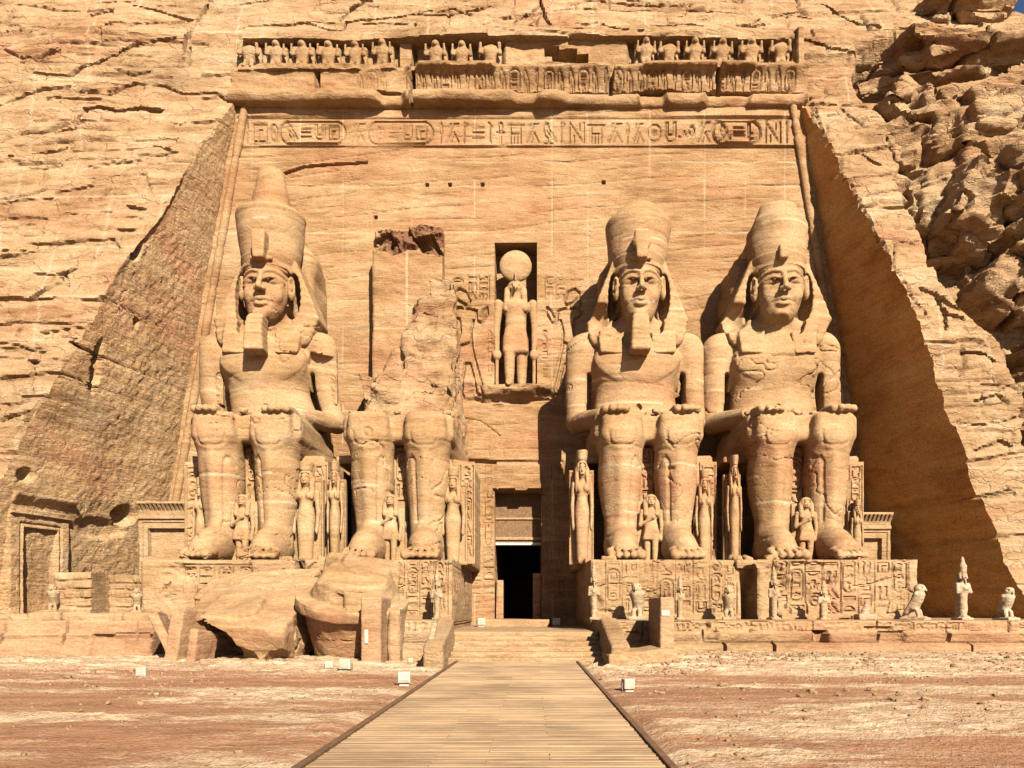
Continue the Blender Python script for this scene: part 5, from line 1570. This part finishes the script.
# carved door at the foot of the left rock wall
fd = empty('rock_door', (-22.0, 35.5, 1.3), label='carved stone door frame with a cornice set in the left rock wall', cat='doorway')
r = Rel(3.3, 5.6, .05); h = 5.6
r.d[:] = np.broadcast_to(np.interp(r.Vv - h, [-9, -.95, -.93, -.70, -.68, -.5, -.12, 0], [0, 0, .16, .16, 0, .05, .42, .45]), r.d.shape)
m = r.win(.7, -1, 2.65, h - 1.45); r.d[m] -= .45
r.line([(.6, 0), (.6, h - 1.3), (2.8, h - 1.3), (2.8, 0)], .06, .12)
r.rough(.07, 1, 3, 4); r.rough(.05, 4, 5, 3)
c_, s_ = math.cos(math.atan(.1745)), math.sin(math.atan(.1745))
u_ = np.array((FLARE, 1, 0)); u_ /= np.linalg.norm(u_)
w_ = np.array((0, 0, 1.0)); n_ = np.cross(u_, w_); n_ /= np.linalg.norm(n_)
yd = 34.3
under(r.build('door_frame', (float(XL(1.25)) - FLARE * (FY - yd) + .85, yd, 1.25), u_, w_, M['rough'], N=n_, back=1.8, edge=.06, sharp=42), fd)

# ------------------------------------------------------------------ steps and boardwalk
st = empty('stone_steps', (-.45, 26, 0), label='broad low stone steps from the boardwalk up to the doorway', cat='steps')
ny = 6
for i in range(ny):
    y0 = 26.0 + i * .72; z0 = -.1 if i == 0 else .15 * i - .1
    r = Rel(5.75, .15 * (i + 1) + .03 - z0, .05); r.rough(.03, 1.5, i, 3); r.rough(.02, 5, i + 9, 3)
    under(r.build('step', (-3.32, y0, z0), (1, 0, 0), (0, 0, 1), M['block'], back=(.9 if i < ny - 1 else 14.5), edge=.05, sharp=42), st)
rough_block('threshold', -2.75, .85, 39.6, 44.2, .7, 1.28, 'wide flat threshold slab before the dark doorway', 'threshold', seed=4, edge=.06, amp=.04)


def wood(name, col):
    m = bpy.data.materials.new(name); m.use_nodes = True
    nt = m.node_tree; N = nt.nodes; bs = N['Principled BSDF']; bs.inputs['Roughness'].default_value = .85; bs.inputs['Specular IOR Level'].default_value = .15
    g = N.new('ShaderNodeNewGeometry'); mp = N.new('ShaderNodeMapping'); mp.inputs['Scale'].default_value = (.7, 9, 1); lnk(nt, g.outputs['Position'], mp.inputs[0])
    t = N.new('ShaderNodeTexNoise'); t.inputs['Scale'].default_value = 2.2; t.inputs['Detail'].default_value = 8; t.inputs['Roughness'].default_value = .7; lnk(nt, mp.outputs[0], t.inputs['Vector'])
    t2 = N.new('ShaderNodeTexNoise'); t2.inputs['Scale'].default_value = .5; t2.inputs['Detail'].default_value = 5; lnk(nt, g.outputs['Position'], t2.inputs['Vector'])
    a = N.new('ShaderNodeAttribute'); a.attribute_name = 'tint'
    r = N.new('ShaderNodeValToRGB'); r.color_ramp.elements[0].position = .3; r.color_ramp.elements[1].position = .72
    r.color_ramp.elements[0].color = tuple(c * .58 for c in col) + (1,); r.color_ramp.elements[1].color = tuple(c * 1.25 for c in col) + (1,)
    s1 = N.new('ShaderNodeMath'); s1.operation = 'MULTIPLY_ADD'; s1.inputs[1].default_value = .28; lnk(nt, a.outputs['Fac'], s1.inputs[0]); lnk(nt, t.outputs[0], s1.inputs[2])
    s2 = N.new('ShaderNodeMath'); s2.operation = 'MULTIPLY_ADD'; s2.inputs[1].default_value = .9; s2.inputs[2].default_value = -.45; lnk(nt, t2.outputs[0], s2.inputs[0])
    s3 = N.new('ShaderNodeMath'); s3.operation = 'ADD'; lnk(nt, s1.outputs[0], s3.inputs[0]); lnk(nt, s2.outputs[0], s3.inputs[1])
    lnk(nt, s3.outputs[0], r.inputs[0]); lnk(nt, r.outputs[0], bs.inputs['Base Color'])
    b = N.new('ShaderNodeBump'); b.inputs['Strength'].default_value = .5; b.inputs['Distance'].default_value = .03; lnk(nt, t.outputs[0], b.inputs['Height']); lnk(nt, b.outputs[0], bs.inputs['Normal'])
    return m


bw = empty('boardwalk', (-.49, 11, 0), label='long weathered plank boardwalk leading to the steps', cat='boardwalk')
V, Q, T = [], [], []
y = -5.0; rb = random.Random(9)
while y < 25.95:
    d = rb.uniform(.075, .09)
    xa, xb = -2.40, 1.42; xm = rb.choice([-1.1, -.5, .2])
    for a, b in ((xa, xm - .004), (xm + .004, xb)):
        dz = rb.uniform(-.006, .006); tz = rb.uniform(-.004, .004); tint = rb.uniform(-.4, .4) - (.5 if rb.random() < .05 else 0)
        n = len(V)
        for x, zt in ((a, dz), (b, dz + tz)):
            for yy, zz in ((y, .01), (y, .044 + zt), (y + .006, .05 + zt), (y + d - .006, .05 + zt), (y + d, .044 + zt), (y + d, .01)): V.append((x, yy, zz))
        for i in range(5): Q.append((n + i, n + i + 6, n + i + 7, n + i + 1))
        Q.append((n + 0, n + 5, n + 11, n + 6)); Q.append((n + 5, n + 4, n + 3, n + 2, n + 1, n + 0)); Q.append((n + 6, n + 7, n + 8, n + 9, n + 10, n + 11))
        T += [tint] * 12
    y += d + rb.uniform(.005, .009)
under(build('planks', V, Q, wood('weathered_planks', (.222, .146, .080)), None, None, {'tint': T}), bw)
for xa, xb in ((-2.50, -2.41), (1.43, 1.52)): under(multi('edge_beam', [(xa, xb, -5, 25.95, -.12, .085)], plain('edge_beam_wood', (.085, .045, .022), .8, .3, 7), bevel=.01), bw)

# sloping cheek walls of the steps and the slabs around them
for xs, lab in ((2.68, 'sloping stone cheek wall right of the steps'), (-3.0, 'sloping stone cheek wall left of the steps')):
    v = Vox((xs - .8, 23.8, -.3), (xs + .8, 29, 1.8), .05)
    v.add(B((xs, 26.2, .45), (.30, 1.95, .62), .06, (R(12), 0, 0)), k=.03)
    tag(sculpt('cheek_wall', v, M['block'], None, amp=.05, sc_=1.6, seed=int(xs) + 6, strata=0), lab, 'stair wall')
v = Vox((-3.9, 24.6, -.2), (-2.8, 26, 1.6), .04); v.add(B((-3.25, 25.3, .6), (.09, .30, .78), .03, (R(6), R(14), .1)), k=.02)
tag(sculpt('leaning_slab', v, M['white_stone'], None, amp=.02, sc_=2, seed=2, strata=0), 'narrow pale slab leaning between the left cheek wall and a carved block', 'slab')
v = Vox((2.0, 23.6, -.3), (4.9, 27.6, 1.0), .05); v.add(B((3.15, 25.2, .18), (.85, 1.0, .30), .04, (0, R(-6), .03)), B((4.25, 25.35, .2), (.28, .5, .33), .08), k=.03)
tag(sculpt('low_block', v, M['block'], None, amp=.05, sc_=1.6, seed=6, strata=0), 'low pale stone block in front of the dark-sided slab pillar', 'stone block')


def slab_pillar(x0, x1, y0, y1, z0, z1, label, plate):
    root = empty('slab_pillar', ((x0 + x1) / 2, (y0 + y1) / 2, z0), label=label, cat='pillar')
    v = Vox((x0 - .2, y0 - .2, z0 - .2), (x1 + .2, y1 + .2, z1 + .2), .04)
    v.add(B(((x0 + x1) / 2, (y0 + y1) / 2, (z0 + z1) / 2), ((x1 - x0) / 2, (y1 - y0) / 2, (z1 - z0) / 2), .03), k=.02)
    under(sculpt('slab', v, M['pink'], None, amp=.04, sc_=1.5, seed=int(x0 * 3), strata=0), root)
    x, z, w, h = plate
    under(multi('plate', [(x, x + w, y0 - .04, y0 + .03, z, z + h)], M['white_paint'], bevel=.012), root)


slab_pillar(4.08, 4.54, 25.5, 28.1, .1, 2.15, 'upright slab pillar with a black shaded side, right of the boardwalk', (4.12, 1.55, .26, .17))
slab_pillar(-5.55, -4.88, 25.9, 28.6, -.1, 2.15, 'upright reddish slab pillar before the fallen drum, left of the boardwalk', (-5.42, .65, .12, .45))
rough_block('stone_block', -4.86, -4.45, 26.9, 28.2, -.1, 1.75, 'rough upright block attached to the reddish slab pillar', 'stone block', 'pink', seed=23, edge=.12)

# ------------------------------------------------------------------ the fallen upper part of the broken colossus
fb = empty('fallen_boulder', (-10, 28, 0), label='huge fallen wedge of the broken colossus with upright shards at its left', cat='boulder')
v = Vox((-13.6, 24.6, -.5), (-6.9, 33.6, 4.6), .075)
v.add(B((-9.62, 28.9, 1.10), (1.62, 2.9, 1.15), .12, (R(19), R(3), 0)), k=.1)
v.add(B((-10.7, 29.3, 1.80), (1.35, 3.0, .62), .12, (R(16), R(-7), .06)), k=.15)
v.add(B((-10.6, 31.4, 2.2), (2.2, 1.2, .75), .12, (R(24), R(-4), 0)), k=.2)
v.cut(E((-11.3, 26.6, .25), (1.65, 2.9, 1.22)), k=.04)
v.cut(E((-9.9, 25.7, -.1), (1.0, 1.3, .62)), k=.04)
v.cut(E((-7.9, 25.8, -.15), (1.0, 1.4, .55)), k=.05)
V, Q = v.mesh(); V = weather(V, Q, .12, .5, 3, .04, 1.2, crack=.12)
V = V - normals(V, Q) * (np.abs(fbm(V[:, 0] * .5, V[:, 1] * .5 + 4, V[:, 2] * .6, 2)) * .22)[:, None]
V = weather(V, Q, .04, 2.6, 5, 0)
under(build('boulder', V, Q, M['statue'], None, 42), fb)
for i, (x, y, z, hx, hy, hz, ry, rx, rz) in enumerate(((-12.05, 26.6, .72, .16, .75, .98, -24, -4, .25), (-11.30, 26.3, .80, .24, .75, 1.0, 7, -6, -.25), (-10.72, 26.0, .45, .15, .6, .62, 3, -8, -.2))):
    v = Vox((x - 1.1, y - 1.2, z - 1.3), (x + 1.1, y + 1.2, z + 1.4), .05)
    v.add(B((x, y, z), (hx, hy, hz), .05, (R(rx), R(ry), rz)), k=.02)
    if i == 1: v.cut(B((x - .35, y - .2, z + 1.05), (.35, 1.4, .3), .02, (0, R(-35), 0)), k=.02)
    under(sculpt('shard', v, M['pink'], None, amp=.05, sc_=1.6, seed=i + 3, strata=.02, sfreq=3), fb)
dr = empty('fallen_drum', (-6.55, 29.2, 0), label='fallen round crown piece, cup shaped with a pale rim and domed broken top', cat='boulder')
v = Vox((-9.4, 26.2, -.6), (-3.7, 32.4, 4.8), .062)
v.add(FR((-6.55, 29.25, 0), -.4, 1.62, 1.08, 1.72, rd=.05), k=.03).add(FR((-6.55, 29.25, 0), 1.56, 2.02, 1.90, 1.98, rd=.07), k=.02)
v.add(FR((-6.50, 29.45, 0), 1.6, 2.75, 1.60, 1.46, rd=.15), k=.02).add(B((-6.45, 29.9, 2.55), (1.35, 1.0, .55), .25, (R(10), R(5), .2)), k=.15)
v.cut(B((-4.9, 28.6, 3.2), (.6, 1.5, .9), .1, (0, R(-25), 0)), B((-8.0, 28.6, 3.1), (.5, 1.5, .8), .1, (0, R(30), 0)), B((-6.9, 27.6, 2.2), (.5, .4, .25), .05, (0, 0, .4)), k=.06)
# tip the piece towards the viewer
V, Q = v.mesh(); V = weather(V, Q, .07, .9, 8, .03, 1.5, crack=.12); V = weather(V, Q, .05, 3, 9, 0)
Mx = np.array(Euler((R(15), R(6), 0)).to_matrix()); c0 = np.array((-6.55, 29.2, 0)); V = (V - c0) @ Mx.T + c0 + np.array((.05, -.6, .22))
under(build('drum', V.astype(np.float32), Q, M['statue'], None, 45), dr)

# ------------------------------------------------------------------ small statues on the terrace
def falcon(mat):
    root = empty('falcon_statue')
    v = Vox((-.5, -.7, -.02), (.5, .9, 1.36), .026)
    v.add(B((0, .10, .05), (.25, .46, .06), .02), k=.02)
    v.add(C((0, -.02, .92), (0, .14, .48), .20, .19, (1.05, 1, 1)), k=.1)
    for s in (-1, 1): v.add(C((s * .11, -.02, .32), (s * .11, -.06, .12), .085, .07), k=.05).add(C((s * .19, .0, .92), (s * .12, .40, .28), .09, .045), k=.05).add(C((s * .11, -.08, .11), (s * .11, -.24, .10), .05), k=.03)
    v.add(C((0, .24, .45), (0, .52, .10), .14, .07), k=.08)
    V, Q = v.mesh(); V = weather(V, Q, .045, 3, 2, 0); build('body', V, Q, M[mat], root, 55)
    v = Vox((-.4, -.7, .8), (.4, .5, 1.42), .024)
    v.add(E((0, -.05, 1.13), (.175, .20, .165)), C((0, -.03, .95), (0, -.04, 1.06), .155), k=.08)
    v.add(C((0, -.20, 1.13), (0, -.29, 1.05), .06, .025), k=.03)
    for s in (-1, 1): v.cut(E((s * .12, -.16, 1.16), (.045, .045, .035)), k=.02)
    V, Q = v.mesh(); V = weather(V, Q, .03, 3, 2, 0); build('head', V, Q, M[mat], root, 55)
    return root


def osiris(mat):
    root = empty('standing_statue')
    v = Vox((-.6, -.6, -.02), (.6, .7, 2.0), .028)
    v.add(B((0, .04, .05), (.27, .36, .06), .02), k=.02)
    v.add(C((0, .02, 1.15), (0, 0, .2), .215, .165, (1, .9, 1)), E((0, 0, 1.25), (.27, .19, .26)), k=.1)
    v.add(C((-.07, -.10, .14), (-.07, -.24, .11), .08), C((.07, -.10, .14), (.07, -.24, .11), .08), k=.05)
    for s in (-1, 1): v.add(C((s * .245, 0, 1.38), (s * .29, -.06, 1.10), .09, .085), C((s * .29, -.06, 1.10), (-s * .06, -.19, 1.24), .075, .065), k=.05)
    v.add(C((0, 0, 1.4), (0, -.02, 1.62), .10), E((0, -.05, 1.70), (.125, .14, .16)), C((0, -.18, 1.72), (0, -.20, 1.67), .025, .03), C((0, -.15, 1.56), (0, -.18, 1.40), .04, .03), k=.03)
    for s in (-1, 1): v.add(E((s * .13, -.02, 1.70), (.03, .05, .06)), k=.02).cut(E((s * .05, -.185, 1.73), (.035, .03, .02)), k=.02)
    v.add(B((0, .22, .9), (.17, .10, .9), .04), k=.05)
    V, Q = v.mesh(); V = weather(V, Q, .04, 3, 4, 0); build('body', V, Q, M[mat], root, 55)
    v = Vox((-.4, -.4, 1.6), (.4, .5, 2.62), .028)
    v.add(FR((0, .0, 0), 1.80, 2.15, .145, .155, rd=.06), k=.03).add(C((0, .02, 2.1), (0, .04, 2.42), .12, .06), k=.08)
    for s in (-1, 1): v.add(C((s * .13, .02, 1.8), (s * .15, -.05, 1.48), .06), k=.05)
    V, Q = v.mesh(); V = weather(V, Q, .03, 3, 5, 0); build('tall_crown', V, Q, M[mat], root, 55)
    return root


sources = {'falcon': falcon, 'osiris': osiris}; made = {}
HT = {'falcon': 1.27, 'osiris': 2.48}


def small(kind, px, top, base, Y, label, rz=0, wide=1.0):
    mat = 'white_stone' if px > 900 else 'pale'
    if (kind, mat) not in made: o = made[kind, mat] = sources[kind](mat)
    else: o = copy_tree(made[kind, mat])
    x, _, z = at(px, base, Y); zt = at(px, top, Y)[2]
    z = 1.37 if Y > 29 else 1.66
    s = (zt - z) / HT[kind]
    o.location = (x, Y, z - .02); o.scale = (s * wide, s, s); o.rotation_euler = (0, 0, rz)
    tag(o, label, 'statue', 'small statues along the terrace')


small('falcon', 918, 584, 618, 30, 'pale falcon statue nearest the corner of the right pedestal', .75)
small('osiris', 963, 556, 618, 30, 'white mummy-shaped statue with tall crown, between two falcons', .1, .9)
small('falcon', 1008, 587, 618, 30, 'white falcon statue at the right edge, facing the viewer', .15, 1.05)
small('falcon', 637, 583, 616, 31.6, 'falcon statue against the inscribed pedestal, left of the black-sided pillar', -.3)
small('osiris', 680, 574, 616, 31.6, 'slim statue against the pedestal, just right of the black-sided pillar', 0, .8)
small('falcon', 729, 586, 616, 31.6, 'falcon statue beside the dark gap between two pedestals', -.2)
small('osiris', 774, 566, 617, 31.6, 'thin standing statue just right of the dark pedestal gap', .1, .8)
small('osiris', 824, 580, 617, 31.6, 'stout mummy-shaped statue before the middle of the rightmost pedestal', .05, 1.15)
small('osiris', 594, 562, 616, 31.6, 'tall slender statue at the inner corner of the right pedestal', 0, .75)
small('osiris', 437, 568, 616, 31.6, 'slender statue at the inner end of the left pedestals', 0, .8)
small('falcon', 53, 584, 612, 28.5, 'falcon statue on the parapet before the carved side door', .2)
small('falcon', 137, 588, 612, 28.7, 'falcon statue on the squared block at the parapet end', .35)
v = Vox((12.6, 31.2, 1.2), (13.9, 32.4, 2.2), .04); v.add(B((13.25, 31.8, 1.46), (.36, .3, .12), .03), C((13.2, 31.8, 1.5), (13.28, 31.8, 1.85), .2, .12), k=.08)
tag(sculpt('statue_stub', v, M['white_stone'], None, amp=.06, sc_=3, seed=7, strata=0), 'small broken statue stub on a base before the rightmost pedestal', 'statue')

# ------------------------------------------------------------------ floodlights
bpy.context.view_layer.update()
gr_ = bpy.data.objects['ground']


def gz(x, y):
    ok, loc, n, i = gr_.ray_cast(Vector((x, y, 5)), Vector((0, 0, -1)))
    return loc.z if ok else 0.0


def on_ground(px, py):
    Y = 24.0
    for _ in range(40):
        X = (px - CX) * Y / F
        Y = .5 * Y + .5 * (CZ - gz(X, Y)) * F / (py - HY)
    return (px - CX) * Y / F, Y


def floodlight():
    root = empty('floodlight')
    b = multi('housing', [(-.2, .2, -.16, .16, .06, .42), (-.17, .17, -.19, -.161, .10, .38)], M['white_paint'], root, .015)
    multi('lens', [(-.17, .17, .161, .18, .10, .38)], M['glass_dark'], b, .006)
    multi('cooling_fins', [(-.15, .15, -.2, -.191, .14 + .07 * i, .155 + .07 * i) for i in range(4)], M['metal'], b, .002)
    multi('bracket', [(-.245, -.215, -.03, .03, 0, .28), (.215, .245, -.03, .03, 0, .28), (-.214, .214, -.03, .03, .0, .025)], M['metal'], root, .005)
    multi('ground_plate', [(-.16, .16, -.16, .16, -.06, -.004)], plain('grey_concrete', (.32, .29, .25), .9), root, .01)
    return root


fl0 = None
for px, pt, pb, s, rz, lab in ((142, 667, 678, .72, .1, 'small white floodlight alone on the bare ground at the left'), (346, 658, 671, 1.0, -.1, 'largest white floodlight, before the fallen drum'),
                              (329, 660, 669, .62, .2, 'small white floodlight just left of the largest one'), (404, 671, 685, .95, .15, 'white floodlight closest to the left edge of the boardwalk'),
                              (411, 658, 664, .55, 0, 'tiny white floodlight behind the one at the left boardwalk edge'), (628, 678, 691, .92, .3, 'white floodlight on the ground right of the boardwalk'),
                              (481, 614, 622, 0, .2, 'white floodlight left of the doorway threshold'), (557, 614, 622, 0, -.2, 'white floodlight right of the doorway threshold')):
    if fl0 is None: o = fl0 = floodlight()
    else: o = copy_tree(fl0)
    if s:
        x, y = on_ground(px, pb); z = gz(x, y); sc_l = .88 * (pb - pt) * y / F / .42
    else:
        y = 38.6; x = (px - CX) * y / F; z = .94; sc_l = 8 * y / F / .42
    o.location = (x, y, z + .03 * sc_l); o.rotation_euler = (0, 0, rz); o.scale = (sc_l,) * 3
    tag(o, lab, 'floodlight', 'white floodlights')

# ------------------------------------------------------------------ loose stones
stones = []
for k in range(3):
    v = Vox((-.3, -.3, -.3), (.3, .3, .3), .03); v.add(B((0, 0, 0), (.17, .14, .11), .07, (0, 0, k)), k=.02)
    V, Q = v.mesh(); V = weather(V, Q, .08, 4, k, 0)
    stones.append([V, Q, None])


def stone_at(x, y, z, s, label, group, k=None, mat='block'):
    k = rnp.randrange(3) if k is None else k
    st_ = stones[k]
    key = (k, mat)
    if st_[2] is None or st_[2].get(mat) is None:
        st_[2] = st_[2] or {}
        o = build('loose_stone', st_[0], st_[1], M[mat], None, 50); st_[2][mat] = o
    else:
        o = st_[2][mat].copy(); sc.collection.objects.link(o)
    o.location = (x, y, z); o.scale = (s, s, s * rnp.uniform(.7, 1)); o.rotation_euler = (rnp.uniform(-.3, .3), rnp.uniform(-.3, .3), rnp.uniform(0, 6))
    tag(o, label, 'stone', group)


for X, n, lab in ((-12.95, 5, 'small stone chip on the lap of the tall crowned colossus'), (-6.05, 15, 'small stone chip among rubble on the lap of the broken colossus'), (5.3, 6, 'small stone chip on the lap of the worn-crown colossus'), (12.2, 5, 'small stone chip on the lap of the beardless colossus')):
    for i in range(n): stone_at(X + rnp.uniform(-.75, .75) if n < 10 else X + rnp.uniform(-2.2, 2.4), 35.3 + rnp.uniform(.7, 1.5), 3.82 + 6.85 + .02, rnp.uniform(.6, 1.3), lab, 'stone chips on the laps', mat='statue')
for x0, x1, n, lab in ((-10.6, -8.6, 6, 'small pale stone on the ledge between the two left colossi'), (2.7, 3.4, 3, 'small pale stone on the pedestal corner by the passage'), (7.8, 10.4, 7, 'small pale stone on the ledge between the two right colossi')):
    for i in range(n): stone_at(rnp.uniform(x0, x1), 33.3 + rnp.uniform(0, .5), 3.88, rnp.uniform(.8, 1.5), lab, 'pale stones on the pedestal tops', mat='statue')
for i in range(26):
    px, py = rnp.uniform(640, 1020), rnp.uniform(686, 712)
    py = 684 + (px - 640) * .045 + rnp.uniform(-4, 12)
    x, y = on_ground(px, py); stone_at(x, y, gz(x, y) + .02, rnp.uniform(.15, .55), 'loose stone on the bare ground right of the boardwalk', 'loose stones on the ground', mat='cliff')
for i in range(14):
    px, py = rnp.uniform(10, 420), rnp.uniform(682, 715)
    x, y = on_ground(px, py); stone_at(x, y, gz(x, y) + .02, rnp.uniform(.15, .4), 'loose stone on the bare ground left of the boardwalk', 'loose stones on the ground', mat='cliff')

# fine rubble that nobody could count, thickest on the rise before the terrace
def gravel():
    rg = np.random.RandomState(4)
    me_v, me_q = [], []
    cube = np.array([(-1, -1, -1), (1, -1, -1), (1, 1, -1), (-1, 1, -1), (-.8, -.8, 1), (.7, -.8, 1), (.8, .8, 1), (-.7, .7, 1)], float)
    fq = np.array([(0, 3, 2, 1), (4, 5, 6, 7), (0, 1, 5, 4), (1, 2, 6, 5), (2, 3, 7, 6), (3, 0, 4, 7)])
    n = 0; k = 0
    while k < 6500:
        u = rg.rand()
        if u < .70: x, y = rg.uniform(1.8, 19), rg.triangular(20.5, 26.5, 27.4)
        elif u < .85: x, y = rg.uniform(-20, -2.8), rg.uniform(21.5, 26.5)
        else: x, y = rg.uniform(-13, 13), rg.uniform(9, 21)
        if -2.7 < x < 1.7: continue
        dens = vn(np.float32(x * .5), np.float32(y * .8), np.float32(2.0))
        if rg.rand() > .35 + .8 * dens: continue
        sz = .010 + .026 * rg.rand() ** 3 + (.05 * rg.rand() if rg.rand() < .03 else 0)
        a = rg.uniform(0, 6.28); ca, sa = math.cos(a), math.sin(a)
        p = cube * (sz * rg.uniform(.7, 1.4), sz * rg.uniform(.7, 1.4), sz * rg.uniform(.4, .9)) * (1 + .35 * (rg.rand(8, 3) - .5))
        p = np.stack([p[:, 0] * ca - p[:, 1] * sa, p[:, 0] * sa + p[:, 1] * ca, p[:, 2]], 1) + (x, y, gz(x, y) + sz * .3)
        me_v.append(p); me_q.append(fq + n); n += 8; k += 1
    o = build('gravel', np.concatenate(me_v), np.concatenate(me_q), M['cliff'], sharp=None)
    tag(o, 'loose fine gravel and grit scattered over the bare ground', 'gravel', kind='stuff')


gravel()
